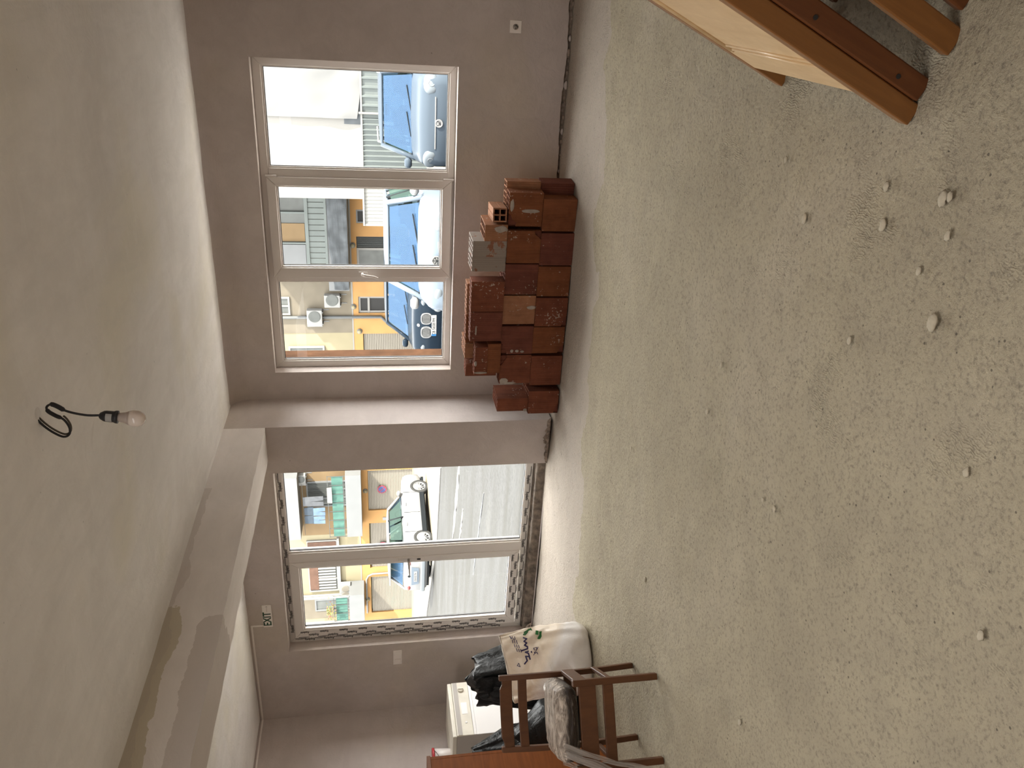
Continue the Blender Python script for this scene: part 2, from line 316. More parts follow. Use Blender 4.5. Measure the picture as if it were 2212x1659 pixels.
# ------------------------------------------------------------------ mesh helpers
class MB:
    def __init__(s): s.v = []; s.f = []; s.m = []
    def add(s, vs_, fs, mi=0, M=None):
        o = len(s.v)
        for p in vs_:
            p = Vector(p); s.v.append(M @ p if M else p)
        for f in fs: s.f.append([i+o for i in f]); s.m.append(mi)
        return s
    def box(s, a, b, mi=0, M=None):
        x0, y0, z0 = [min(p, q) for p, q in zip(a, b)]; x1, y1, z1 = [max(p, q) for p, q in zip(a, b)]
        return s.add([(x0, y0, z0), (x1, y0, z0), (x1, y1, z0), (x0, y1, z0), (x0, y0, z1), (x1, y0, z1), (x1, y1, z1), (x0, y1, z1)],
                     [(0, 3, 2, 1), (4, 5, 6, 7), (0, 1, 5, 4), (1, 2, 6, 5), (2, 3, 7, 6), (3, 0, 4, 7)], mi, M)
    def quad(s, a, b, c, d, mi=0): return s.add([a, b, c, d], [(0, 1, 2, 3)], mi)
    def prism(s, poly, d, axis='y', at=0.0, mi=0, M=None):
        n = len(poly)
        def P(u, v_, k):
            return {'y': (u, k, v_), 'x': (k, u, v_), 'z': (u, v_, k)}[axis]
        vs_ = [P(u, v_, at) for u, v_ in poly] + [P(u, v_, at+d) for u, v_ in poly]
        fs = [tuple(range(n)), tuple(range(2*n-1, n-1, -1))] + [(i, i+n, (i+1) % n+n, (i+1) % n) for i in range(n)]
        return s.add(vs_, fs, mi, M)
    def ring(s, rings, closed_u=True, cap=True, mi=0, M=None):
        n = len(rings[0]); vs_ = [p for r_ in rings for p in r_]; fs = []
        for j in range(len(rings)-1):
            for i in range(n if closed_u else n-1):
                fs.append((j*n+i, j*n+(i+1) % n, (j+1)*n+(i+1) % n, (j+1)*n+i))
        if cap and closed_u:
            fs.append(tuple(range(n-1, -1, -1))); fs.append(tuple(range((len(rings)-1)*n, len(rings)*n)))
        return s.add(vs_, fs, mi, M)
    def lathe(s, prof, n=20, M=None, mi=0, cap=True):
        return s.ring([[(r_*math.cos(2*math.pi*i/n), r_*math.sin(2*math.pi*i/n), z) for i in range(n)] for r_, z in prof], True, cap, mi, M)
    def tube(s, pts, r, n=8, mi=0, M=None, cap=True):
        pts = [Vector(p) for p in pts]; rings = []; a = None
        for i, p in enumerate(pts):
            d = (pts[min(i+1, len(pts)-1)] - pts[max(i-1, 0)]).normalized()
            if a is None:
                a = d.cross(Vector((0.013, 0.021, 1)))
                if a.length < 0.3: a = d.cross(Vector((1, 0.03, 0)))
            else: a = a - d*a.dot(d)
            a.normalize(); b_ = d.cross(a).normalized(); rr = r[i] if isinstance(r, (list, tuple)) else r
            rings.append([p + a*rr*math.cos(2*math.pi*k/n) + b_*rr*math.sin(2*math.pi*k/n) for k in range(n)])
        return s.ring(rings, True, cap, mi, M)
    def grid(s, fn, nu, nv, mi=0, M=None):
        vs_ = [fn(i/nu, j/nv) for j in range(nv+1) for i in range(nu+1)]
        fs = [(j*(nu+1)+i, j*(nu+1)+i+1, (j+1)*(nu+1)+i+1, (j+1)*(nu+1)+i) for j in range(nv) for i in range(nu)]
        return s.add(vs_, fs, mi, M)
    def build(s, name, mats, parent=None, smooth=False, bevel=0.0, loc=None, fix=True, seg=2):
        me = bpy.data.meshes.new(name); me.from_pydata([tuple(p) for p in s.v], [], s.f)
        if not isinstance(mats, (list, tuple)): mats = [mats]
        for m in mats: me.materials.append(m)
        me.polygons.foreach_set('material_index', s.m)
        if fix:
            bm = bmesh.new(); bm.from_mesh(me); bmesh.ops.recalc_face_normals(bm, faces=bm.faces); bm.to_mesh(me); bm.free()
        if smooth: me.polygons.foreach_set('use_smooth', [True]*len(me.polygons))
        me.update()
        o = bpy.data.objects.new(name, me); C.objects.link(o)
        if parent: o.parent = parent
        if loc: o.location = loc
        if bevel:
            md = o.modifiers.new('bevel', 'BEVEL'); md.width = bevel; md.segments = seg; md.limit_method = 'ANGLE'; md.angle_limit = R(40)
        return o
def tag(o, label, cat, group=None):
    o['label'] = label; o['category'] = cat
    if group: o['group'] = group
    return o
def thing(name, label, cat, loc=(0, 0, 0), rz=0.0, group=None):
    o = bpy.data.objects.new(name, None); C.objects.link(o); o.location = loc; o.rotation_euler = (0, 0, rz); o.empty_display_size = 0.1
    return tag(o, label, cat, group)
def struct(o): o['kind'] = 'structure'; return o
def T(loc=(0, 0, 0), rx=0, ry=0, rz=0): return Matrix.Translation(loc) @ Matrix.Rotation(rz, 4, 'Z') @ Matrix.Rotation(ry, 4, 'Y') @ Matrix.Rotation(rx, 4, 'X')
def text(name, body, size, mat, parent, M, extrude=0.0006, align='CENTER', shear=0.0, width=None, bold=0.0):
    cu = bpy.data.curves.new(name, 'FONT'); cu.body = body; cu.size = size; cu.extrude = extrude; cu.align_x = align; cu.align_y = 'CENTER'; cu.shear = shear; cu.offset = bold; cu.resolution_u = 2
    tmp = bpy.data.objects.new(name, cu); C.objects.link(tmp)
    dg = bpy.context.evaluated_depsgraph_get(); me = bpy.data.meshes.new_from_object(tmp.evaluated_get(dg))
    bpy.data.objects.remove(tmp); bpy.data.curves.remove(cu)
    if width:
        xs = [v.co.x for v in me.vertices]; k = width/(max(xs)-min(xs))
        for v in me.vertices: v.co.x *= k
    me.transform(M); me.materials.clear(); me.materials.append(mat); me.name = name
    o = bpy.data.objects.new(name, me); C.objects.link(o); o.parent = parent; return o
FACE = Matrix.Rotation(R(90), 4, 'X')       # lay a text (made in XY) upright, readable from -y
def nz(x, y, z, s=1.0): return noise.noise(Vector((x*s, y*s, z*s)))

# ================================================================== ROOM SHELL
HC = 2.65; XL, XR, YB = -3.29, 3.66, -7.6
WX0, WX1, WZ0, WZ1 = 0.251, 2.700, 0.816, 2.282
DX0, DX1, DZT = -2.42, -0.435, 2.304; YD = -0.48

# floor
b = MB()
def ff(u, v):
    x = XL-0.1 + u*(XR-XL+0.2); y = YB-0.1 + v*(0.05-YB+0.1)
    z = 0.012*nz(x, y, 0.3, 1.6) + 0.006*nz(x, y, 4.2, 5.0) + 0.003*nz(x, y, 9, 14)
    if y > -0.05 or x < XL or x > XR: z -= 0.0
    return (x, y, z-0.004)
b.grid(ff, 200, 220)
floor = struct(b.build('floor', M_FLOOR, smooth=True, fix=False))
M_CRUMB = simple('screed_crumb', (0.44, 0.39, 0.30), 0.95, 0, 0.15, 30, 0.6, 90)
# plaster crumbs stuck in the screed
deb = [(2.53, -4.41, .022), (2.607, -3.674, .016), (2.706, -4.096, .016), (2.808, -4.066, .013), (2.833, -4.307, .018), (2.845, -4.33, .012), (2.752, -4.365, .012), (2.635, -4.3, .011),
       (2.336, -4.09, .012), (2.762, -3.465, .010), (-0.617, -2.711, .018), (0.594, -4.063, .013), (1.573, -3.926, .012), (2.237, -4.684, .012), (1.611, -3.247, .012), (1.552, -3.837, .009), (1.862, -3.29, .012),
       (0.9, -2.4, .012), (0.35, -2.9, .014), (1.9, -4.9, .013), (1.2, -4.8, .010)]
for i, (x, y, r_) in enumerate(deb):
    b = MB(); rings = []
    for j in range(5):
        a = j/4*math.pi/2; rings.append([(r_*math.cos(a)*(1.25+.5*nz(i, k, j, .9))*math.cos(k*math.pi/5), r_*math.cos(a)*(0.85+.5*nz(i, k+9, j, .9))*math.sin(k*math.pi/5), r_*0.45*math.sin(a)*(1+.4*nz(k, i, 2))) for k in range(10)])
    b.ring(rings); o = b.build('plaster_crumb', M_CRUMB, floor, True); o.location = (x, y, 0.004)

# ceiling
b = MB()
def cf(u, v):
    x = XL-0.1 + u*(XR-XL+0.2); y = YB-0.1 + v*(0.1-YB+0.1)
    z = HC + 0.006*nz(x, y, 2.2, 1.1) + 0.003*nz(x, y, 7.2, 4)
    if x < 0: z -= 0.012
    return (x, y, z)
b.grid(cf, 90, 100)
b.box((XL-0.3, YB-0.3, HC+0.05), (XR+0.3, 0.3, HC+0.35))
struct(b.build('ceiling', P_CEIL, smooth=False, fix=False))

# window wall: plaster skin with an opening, worn along the floor, coved at the ceiling
def wall_with_hole(b, x0, x1, z0, z1, y0, y1, h, yf, mi_in=0, mi_out=1):
    hx0, hx1, hz0, hz1 = h
    for (a, c, d, e) in ((x0, hx0, z0, z1), (hx1, x1, z0, z1), (hx0, hx1, hz1, z1), (hx0, hx1, z0, hz0)):
        if c-a < 1e-4 or e-d < 1e-4: continue
        b.quad((a, y0, d), (c, y0, d), (c, y0, e), (a, y0, e), mi_in); b.quad((a, y1, d), (c, y1, d), (c, y1, e), (a, y1, e), mi_out)
    for (ya, yb, mi) in ((y0, yf, mi_in), (yf, y1, mi_out)):
        b.quad((hx0, ya, hz0), (hx0, yb, hz0), (hx0, yb, hz1), (hx0, ya, hz1), mi); b.quad((hx1, ya, hz0), (hx1, yb, hz0), (hx1, yb, hz1), (hx1, ya, hz1), mi)
        b.quad((hx0, ya, hz1), (hx1, ya, hz1), (hx1, yb, hz1), (hx0, yb, hz1), mi); b.quad((hx0, ya, hz0), (hx1, ya, hz0), (hx1, yb, hz0), (hx0, yb, hz0), mi)
b = MB(); wall_with_hole(b, -0.2, XR+0.3, 0.09, HC+0.1, 0.0, 0.30, (WX0, WX1, WZ0, WZ1), 0.14)
nseg = 170
def gap(x):
    g = 0.012 + 0.022*(0.5+nz(x, 1.7, 0, 2.2)) + 0.012*nz(x, 5, 0, 11) + 0.006*nz(x, 8, 1, 31)
    return max(0.004, g)*(0.45 if x < 1.7 else 1.0)
for i in range(nseg):
    xa = XR*i/nseg; xb = XR*(i+1)/nseg; ga, gb = gap(xa), gap(xb)
    b.quad((xa, 0, ga), (xb, 0, gb), (xb, 0, 0.09), (xa, 0, 0.09), 0); b.quad((xa, 0, ga), (xb, 0, gb), (xb, 0.035, gb+0.01), (xa, 0.035, ga+0.01), 2)
b.quad((0, 0.034, -0.02), (XR, 0.034, -0.02), (XR, 0.034, 0.09), (0, 0.034, 0.09), 2)
rc = 0.17
for i in range(14):
    a0, a1 = i/14*math.pi/2, (i+1)/14*math.pi/2
    p0 = (-rc+rc*math.cos(a0), HC+0.012-rc+rc*math.sin(a0)); p1 = (-rc+rc*math.cos(a1), HC+0.012-rc+rc*math.sin(a1))
    for k in range(12):
        xa, xb = XR*k/12, XR*(k+1)/12; b.quad((xa, p0[0], p0[1]), (xb, p0[0], p0[1]), (xb, p1[0], p1[1]), (xa, p1[0], p1[1]), 0)
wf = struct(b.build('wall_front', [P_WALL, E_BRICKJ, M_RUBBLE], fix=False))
# crumbled plaster lying in the crack
for i in range(16):
    x = 1.98 + i*0.105 + random.uniform(-.03, .03); b = MB(); r_ = random.uniform(.008, .022)
    b.ring([[(r_*1.6*math.cos(k*math.pi/4)*f*(1+.3*nz(i, k, j)), r_*0.7*math.sin(k*math.pi/4)*f, z*r_) for k in range(8)] for j, (f, z) in enumerate(((1, 0), (.9, .6), (.4, 1.1)))])
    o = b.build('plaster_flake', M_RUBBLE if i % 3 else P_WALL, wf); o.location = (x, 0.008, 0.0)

# entrance wall with the pier that carries the beam
b = MB(); wall_with_hole(b, XL-0.3, 0.0, 0.0, HC+0.1, YD, -0.28, (DX0, DX1, 0.0, DZT), -0.30)
b.quad((0, YD, 0), (0, 0, 0), (0, 0, HC), (0, YD, HC), 0)
b.quad((-0.2, -0.28, 0), (-0.2, 0.3, 0), (-0.2, 0.3, HC), (-0.2, -0.28, HC), 1)
b.quad((XL-0.3, -0.28, -0.5), (0, -0.28, -0.5), (0, -0.28, 0), (XL-0.3, -0.28, 0), 1); b.quad((-0.2, 0.3, -0.5), (XR+.3, 0.3, -0.5), (XR+.3, 0.3, 0.09), (-0.2, 0.3, 0.09), 1)
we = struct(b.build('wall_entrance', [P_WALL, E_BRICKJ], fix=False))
# broken mortar at the foot of the pier and either end of the threshold
def rubble(parent, x0, x1, y, h, seed, n=26, dep=0.05):
    b = MB()
    def fn(u, v):
        a = v*math.pi; x = x0+(x1-x0)*u; e = math.sin(math.pi*min(1, max(0, u)))**0.35
        rr = h*(0.62+0.55*nz(x, v*2, seed, 22)+0.35*nz(x, v*3, seed, 55))*e
        return (x, y - dep/h*rr*math.sin(a)*(0.8 if v < .5 else 1), max(-0.01, rr*1.1*(0.5+0.5*math.cos(a))))
    b.grid(fn, n, 8); o = b.build('crumbled_mortar', M_RUBBLE, parent); o['kind'] = 'stuff'; return o
rubble(we, -0.44, 0.03, YD, 0.055, 3.0); rubble(we, -2.62, -2.30, YD+0.02, 0.085, 8.0, 30, 0.09)

b = MB(); b.quad((XL, YD, 0), (XL, YB, 0), (XL, YB, HC), (XL, YD, HC)); b.quad((XL-.3, YD, 0), (XL-.3, YB, 0), (XL-.3, YB, HC), (XL-.3, YD, HC))
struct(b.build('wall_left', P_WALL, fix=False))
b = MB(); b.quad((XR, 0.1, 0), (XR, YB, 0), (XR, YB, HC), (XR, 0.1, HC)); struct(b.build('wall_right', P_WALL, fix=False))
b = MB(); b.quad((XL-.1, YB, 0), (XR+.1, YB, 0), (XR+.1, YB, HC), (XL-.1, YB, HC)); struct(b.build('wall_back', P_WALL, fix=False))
# dropped beam
b = MB(); nb = 90
def jag(y, k): return 0.006*nz(y, k, 0, 6)+0.004*nz(y, k, 3, 17)
ys = [YD + (YB-YD)*i/nb for i in range(nb+1)]
for i in range(nb):
    ya, yb = ys[i], ys[i+1]
    pa = [(0+jag(ya, 9)*.4, ya, HC+.02), (0+jag(ya, 1)*.6, ya, 2.332+jag(ya, 2)), (-0.31, ya, 2.332+jag(ya, 5)*.6), (-0.31, ya, HC+.02)]
    pb = [(0+jag(yb, 9)*.4, yb, HC+.02), (0+jag(yb, 1)*.6, yb, 2.332+jag(yb, 2)), (-0.31, yb, 2.332+jag(yb, 5)*.6), (-0.31, yb, HC+.02)]
    for k in range(3): b.quad(pa[k], pa[k+1], pb[k+1], pb[k])
struct(b.build('ceiling_beam', P_BEAM, fix=False))

# ================================================================== WINDOW
def frame_bars(b, outer, inner, y0, y1, mi=0):
    (a, c, d, e) = outer; (f, g, h, i) = inner      # x0,x1,z0,z1
    for pts in (((a, d), (f, h), (f, i), (a, e)), ((g, h), (c, d), (c, e), (g, i)), ((a, e), (f, i), (g, i), (c, e)), ((a, d), (c, d), (g, h), (f, h))):
        b.prism(pts, y1-y0, 'y', y0, mi)
win = bpy.data.objects.new('window_1', None); C.objects.link(win); struct(win)
b = MB(); frame_bars(b, (WX0, WX1, WZ0, WZ1), (0.308, 2.645, 0.866, 2.222), 0.103, 0.175)
b.box((1.022, 0.103, 0.866), (1.10, 0.175, 2.222)); b.box((1.85, 0.103, 0.866), (1.918, 0.175, 2.222))
b.build('frame', M_PVC, win, bevel=0.004)
for nm, o_, i_ in (('bead', (0.308, 1.022, 0.866, 2.222), (0.320, 1.010, 0.878, 2.209)), ('bead', (1.918, 2.645, 0.866, 2.222), (1.930, 2.633, 0.878, 2.209))):
    b = MB(); frame_bars(b, o_, i_, 0.115, 0.130); b.build('glazing_bead', M_PVC, win)
for o_, i_ in (((0.320, 1.010, 0.878, 2.209), (0.325, 1.005, 0.883, 2.204)), ((1.930, 2.633, 0.878, 2.209), (1.935, 2.628, 0.883, 2.204))):
    b = MB(); frame_bars(b, o_, i_, 0.128, 0.140); b.build('gasket', M_PVCIN, win)
b = MB(); frame_bars(b, (1.056, 1.857, 0.834, 2.241), (1.140, 1.790, 0.910, 2.174), 0.078, 0.150); sash = b.build('sash', M_PVC, win, bevel=0.006)
b = MB(); frame_bars(b, (1.140, 1.790, 0.910, 2.174), (1.150, 1.780, 0.920, 2.164), 0.092, 0.130); b.build('glazing_bead', M_PVC, sash)
b = MB(); frame_bars(b, (1.150, 1.780, 0.920, 2.164), (1.155, 1.775, 0.925, 2.159), 0.118, 0.130); b.build('gasket', M_PVCIN, sash)
for (a, c, d, e) in ((0.32, 1.01, 0.878, 2.21), (1.15, 1.78, 0.92, 2.165), (1.93, 2.633, 0.878, 2.21)):
    b = MB(); b.quad((a, 0.134, d), (c, 0.134, d), (c, 0.134, e), (a, 0.134, e)); b.build('pane', M_GLASS, win)
b = MB(); b.box((1.083, 0.064, 1.505), (1.113, 0.079, 1.575)); b.tube([(1.098, 0.07, 1.545), (1.098, 0.035, 1.545), (1.096, 0.028, 1.530), (1.083, 0.026, 1.45), (1.070, 0.028, 1.42)], [.011, .011, .011, .010, .009], 8)
b.build('handle', M_PVC, win, bevel=0.002)
for z in (2.205, 0.862):
    b = MB(); b.tube([(1.862, 0.085, z-0.04), (1.862, 0.085, z+0.04)], 0.010, 10); b.build('hinge', M_PVC, win)
b = MB(); b.box((WX0-0.02, 0.175, WZ0-0.03), (WX1+0.02, 0.34, WZ0+0.005)); b.build('outer_sill', E_WHITE, win)

# ================================================================== DOOR
door = bpy.data.objects.new('door_1', None); C.objects.link(door); struct(door)
FY = -0.366
b = MB(); frame_bars(b, (DX0, DX1, 0.092, DZT), (-2.362, -0.492, 0.150, 2.252), FY, FY+0.07)
b.box((-1.452, FY, 0.150), (-1.352, FY+0.07, 2.252)); b.build('frame', M_FILM, door, bevel=0.004)
b = MB(); frame_bars(b, (-1.362, -0.492, 0.145, 2.258), (-1.348, -0.505, 0.160, 2.243), FY+0.006, FY+0.03); b.build('glazing_bead', M_PVC, door)
b = MB(); frame_bars(b, (-1.348, -0.505, 0.160, 2.243), (-1.343, -0.510, 0.165, 2.238), FY+0.02, FY+0.035); b.build('gasket', M_PVCIN, door)
b = MB(); b.box((-1.46, FY-0.012, 0.150), (-1.36, FY-0.0005, 2.252)); b.build('mullion_cover', M_PVC, door, bevel=0.004)
b = MB(); frame_bars(b, (-2.352, -1.458, 0.160, 2.251), (-2.258, -1.515, 0.243, 2.170), FY-0.022, FY+0.055); leaf = b.build('door_leaf', M_PVC, door, bevel=0.005)
b = MB(); frame_bars(b, (-2.258, -1.515, 0.243, 2.170), (-2.243, -1.529, 0.256, 2.158), FY-0.012, FY+0.03); b.build('glazing_bead', M_PVC, leaf)
b = MB(); frame_bars(b, (-2.243, -1.529, 0.256, 2.158), (-2.238, -1.534, 0.261, 2.153), FY+0.015, FY+0.03); b.build('gasket', M_PVCIN, leaf)
b = MB(); b.box((-1.500, FY-0.030, 1.050), (-1.462, FY-0.0215, 1.285)); pl = b.build('handle_plate', M_PVC, door, bevel=0.004)
b = MB(); b.tube([(-1.481, FY-0.028, 1.195), (-1.481, FY-0.075, 1.195), (-1.49, FY-0.083, 1.195), (-1.615, FY-0.083, 1.188)], [.011, .011, .011, .009], 10); b.build('lever', M_STEEL, pl, True)
b = MB(); b.box((-1.490, FY-0.033, 1.085), (-1.474, FY-0.0295, 1.117)); b.build('key_cylinder', M_BLACK, pl)
for (a, c, d, e) in ((-1.348, -0.505, 0.160, 2.243), (-2.243, -1.529, 0.256, 2.158)):
    b = MB(); b.quad((a, FY+0.03, d), (c, FY+0.03, d), (c, FY+0.03, e), (a, FY+0.03, e)); b.build('pane', M_GLASS, door)
b = MB()
def sf(u, v):
    x = DX0-0.07 + u*(DX1-DX0+0.09); prof = [(-0.30, 0.09), (-0.375, 0.09), (-0.385, 0.075), (-0.41, 0.082), (-0.428, 0.074), (-0.434, 0.03), (-0.445, -0.01)]
    k = v*6; i = min(5, int(k)); f = k-i; y = prof[i][0]*(1-f)+prof[i+1][0]*f; z = prof[i][1]*(1-f)+prof[i+1][1]*f
    return (x, y-0.012*nz(x, z*8, 2, 7), z+0.006*nz(x, y*9, 3, 10))
b.grid(sf, 70, 18); b.build('threshold', M_CONC, door, True, fix=False)
# printed protective film still on the profiles
def film_print(M): 
    o = film_print.src
    if o is None:
        o = text('film_print', 'Roplasto', 0.038, M_INK, door, Matrix.Identity(4), 0.0002, shear=0.25, width=0.094, bold=0.0013); film_print.src = o
    else:
        o = o.copy(); C.objects.link(o)
    o.matrix_local = M; return o
film_print.src = None
bar_src = [None]
def film_bar(M):
    if bar_src[0] is None:
        b = MB(); b.box((-0.05, -0.003, 0), (0.05, 0.003, 0.0004)); b.box((-0.02, 0.008, 0), (0.03, 0.0105, 0.0004)); o = b.build('film_rule', M_INK, door); bar_src[0] = o
    else: o = bar_src[0].copy(); C.objects.link(o)
    o.matrix_local = M
UP = FACE @ Matrix.Rotation(R(90), 4, 'Z'); FL = FACE @ Matrix.Rotation(R(180), 4, 'Z')
def PT(x, y, z): return Matrix.Translation((x, y, z))
for k in range(11):                                   # leaf hinge stile, reads upwards
    z = 0.30 + k*0.178
    film_print(PT(-2.332 if k % 2 else -2.318, FY-0.0235, z) @ UP); film_print(PT(-2.283, FY-0.0235, z+0.08) @ UP @ Matrix.Scale(0.85, 4)); film_bar(PT(-2.342, FY-0.0235, z+0.09) @ UP)
    film_print(PT(-2.392, FY-0.0015, z+0.04) @ UP); film_bar(PT(-2.378, FY-0.0015, z+0.125) @ UP)
for k in range(4):                                    # leaf bottom rail
    x = -2.20+k*0.19
    film_print(PT(x, FY-0.0235, 0.190) @ FL); film_print(PT(x+0.09, FY-0.0235, 0.222) @ FL @ Matrix.Scale(0.85, 4)); film_bar(PT(x+0.09, FY-0.0235, 0.170) @ FL)
for k in range(10):                                   # frame bottom rail and head
    x = -2.28+k*0.178
    film_print(PT(x, FY-0.0015, 0.128) @ FL); film_bar(PT(x+0.09, FY-0.0015, 0.112) @ FL)
    film_print(PT(x+0.03, FY-0.0015, 2.274) @ FACE); film_bar(PT(x+0.12, FY-0.0015, 2.285) @ FACE)

# ================================================================== FITTINGS
b = MB(); t_ = thing('exit_sign', 'small white EXIT sign with green letters above the glass door', 'sign', (-1.957, YD, 2.465))
b.box((-0.13, -0.012, -0.0415), (0.13, 0, 0.0415)); b.build('plate', M_PLATE, t_, bevel=0.003)
text('lettering', 'EXIT', 0.096, M_EXIT, t_, PT(-0.032, -0.0125, 0.0) @ FACE, 0.0005, width=0.158, bold=0.0022)
b = MB(); b.prism([(-0.034, -0.002), (0.034, -0.002), (0.034, 0.002), (-0.034, 0.002)], 0.0006, 'y', 0, M=T((0.085, -0.0131, 0.0))); b.prism([(0.030, -0.010), (0.042, 0.0), (0.030, 0.010), (0.026, 0.008), (0.034, 0), (0.026, -0.008)], 0.0006, 'y', 0, M=T((0.080, -0.0131, 0)))
b.build('arrow', simple('exit_pale_arrow', (0.50, 0.44, 0.40), 0.5), t_)
t_ = thing('cable_duct', 'thin white cable duct running from the EXIT sign along the ceiling edge', 'duct', (-2.07, YD, 2.5))
b = MB(); b.box((-0.007, -0.010, 0.0), (0.007, 0, 0.105)); b.build('drop', M_PLATE, t_)
b = MB(); b.box((-1.215, -0.012, 0.103), (0.007, 0, 0.118)); b.build('wall_run', M_PLATE, t_)
b = MB(); b.box((-1.22, -4.0, 0.103), (-1.208, -0.012, 0.118)); b.build('side_run', M_PLATE, t_)
t_ = thing('light_switch', 'white double light switch on the wall left of the glass door', 'switch', (-2.595, YD, 1.303))
b = MB(); b.box((-0.092, -0.008, -0.042), (0.092, 0, 0.042)); b.build('plate', M_PLATE, t_, bevel=0.003)
for sx in (-0.046, 0.046):
    b = MB(); b.box((sx-0.028, -0.014, -0.028), (sx+0.028, -0.008, 0.028)); b.build('rocker', M_PLATE, t_, bevel=0.003)
t_ = thing('power_socket', 'white square power socket low on the wall right of the window', 'socket', (2.987, 0, 0.4145))
b = MB(); b.box((-0.0425, -0.009, -0.0425), (0.0425, 0, 0.0425)); b.build('plate', M_PLATE, t_, bevel=0.003)
b = MB(); b.lathe([(0.0205, 0), (0.0205, 0.004), (0.0185, 0.004), (0.018, -0.004)], 20, T((0, -0.009, 0), R(90))); b.build('socket_well', simple('socket_grey', (0.48, 0.41, 0.37), 0.5), t_)
for sx in (-0.0095, 0.0095):
    b = MB(); b.lathe([(0.003, 0), (0.003, 0.001)], 8, T((sx, -0.0085, 0.0), R(90))); b.build('pin_hole', M_DARKHOLE, t_)
b = MB(); b.box((-0.003, -0.0135, -0.018), (0.003, -0.0088, -0.0125)); b.build('earth_clip', M_DARKHOLE, t_)

# bare bulb
t_ = thing('hanging_bulb', 'bare white bulb hanging from the ceiling on a kinked black cable', 'lamp', (1.80, -3.45, HC))
def rel(p): return (p[0]-1.80, p[1]+3.45, p[2]-HC)
pts = [(1.797, -3.46, 2.662), (1.749, -3.45, 2.640), (1.719, -3.45, 2.612), (1.702, -3.452, 2.582), (1.713, -3.455, 2.560), (1.741, -3.455, 2.554), (1.773, -3.452, 2.568), (1.789, -3.45, 2.593), (1.806, -3.447, 2.615), (1.822, -3.444, 2.618), (1.831, -3.442, 2.602), (1.822, -3.444, 2.581), (1.807, -3.446, 2.560), (1.796, -3.448, 2.53), (1.787, -3.45, 2.486), (1.786, -3.45, 2.440)]
def smooth_pts(p, k=4):
    p = [Vector(q) for q in p]; out = []
    for i in range(len(p)-1):
        a, q, r_, s_ = p[max(0, i-1)], p[i], p[i+1], p[min(len(p)-1, i+2)]
        for j in range(k):
            f = j/k; out.append(0.5*((2*q)+(r_-a)*f+(2*a-5*q+4*r_-s_)*f*f+(3*q-a-3*r_+s_)*f**3))
    return out+[p[-1]]
sp_ = smooth_pts([rel(p) for p in pts])
rad = [0.0042]*len(sp_)
for i in range(26, 34): rad[i] = 0.0075
for i in range(40, 48): rad[i] = 0.0085
b = MB(); b.tube(sp_, rad, 10); b.build('cable', M_BLACK, t_, True)
b = MB(); b.tube([Vector(p)+Vector((0.004, 0.012, -0.001)) for p in sp_[:26]], 0.0035, 8); b.build('cable_core', simple('grey_cable', (0.10, 0.085, 0.07), 0.6), t_, True)
hx = T(rel((1.784, -3.45, 2.445)), 0, R(7.5))
b = MB(); b.lathe([(0.006, 0.004), (0.012, 0.0), (0.019, -0.012), (0.0205, -0.02), (0.0205, -0.045), (0.0235, -0.052), (0.0235, -0.060), (0.017, -0.060)], 24, hx); b.build('lampholder', M_BLACK, t_, True)
b = MB(); b.grid(lambda u, v: (0.0208*math.cos(-2.2+u*1.6), 0.0208*math.sin(-2.2+u*1.6), -0.021-0.021*v), 8, 1, M=hx); b.build('rating_label', simple('label_grey', (0.35, 0.34, 0.33), 0.6), t_, True)
b = MB(); b.lathe([(0.0155, -0.058), (0.0165, -0.066), (0.020, -0.084), (0.0265, -0.098)], 28, hx); b.build('bulb_base', simple('bulb_base_white', (0.42, 0.35, 0.31), 0.4), t_, True)
b = MB(); b.lathe([(0.0265, -0.098), (0.0293, -0.108), (0.030, -0.118), (0.0285, -0.132), (0.024, -0.142), (0.016, -0.1495), (0.007, -0.1525), (0.0005, -0.153)], 28, hx); b.build('bulb_globe', simple('bulb_globe_white', (0.66, 0.575, 0.52), 0.12), t_, True)
b = MB(); b.lathe([(0.03, 0.004), (0.026, -0.002), (0.012, -0.006), (0.004, -0.005)], 12, T((0, 0, 0.003))); b.build('ceiling_hole_patch', P_CEIL, t_, True)

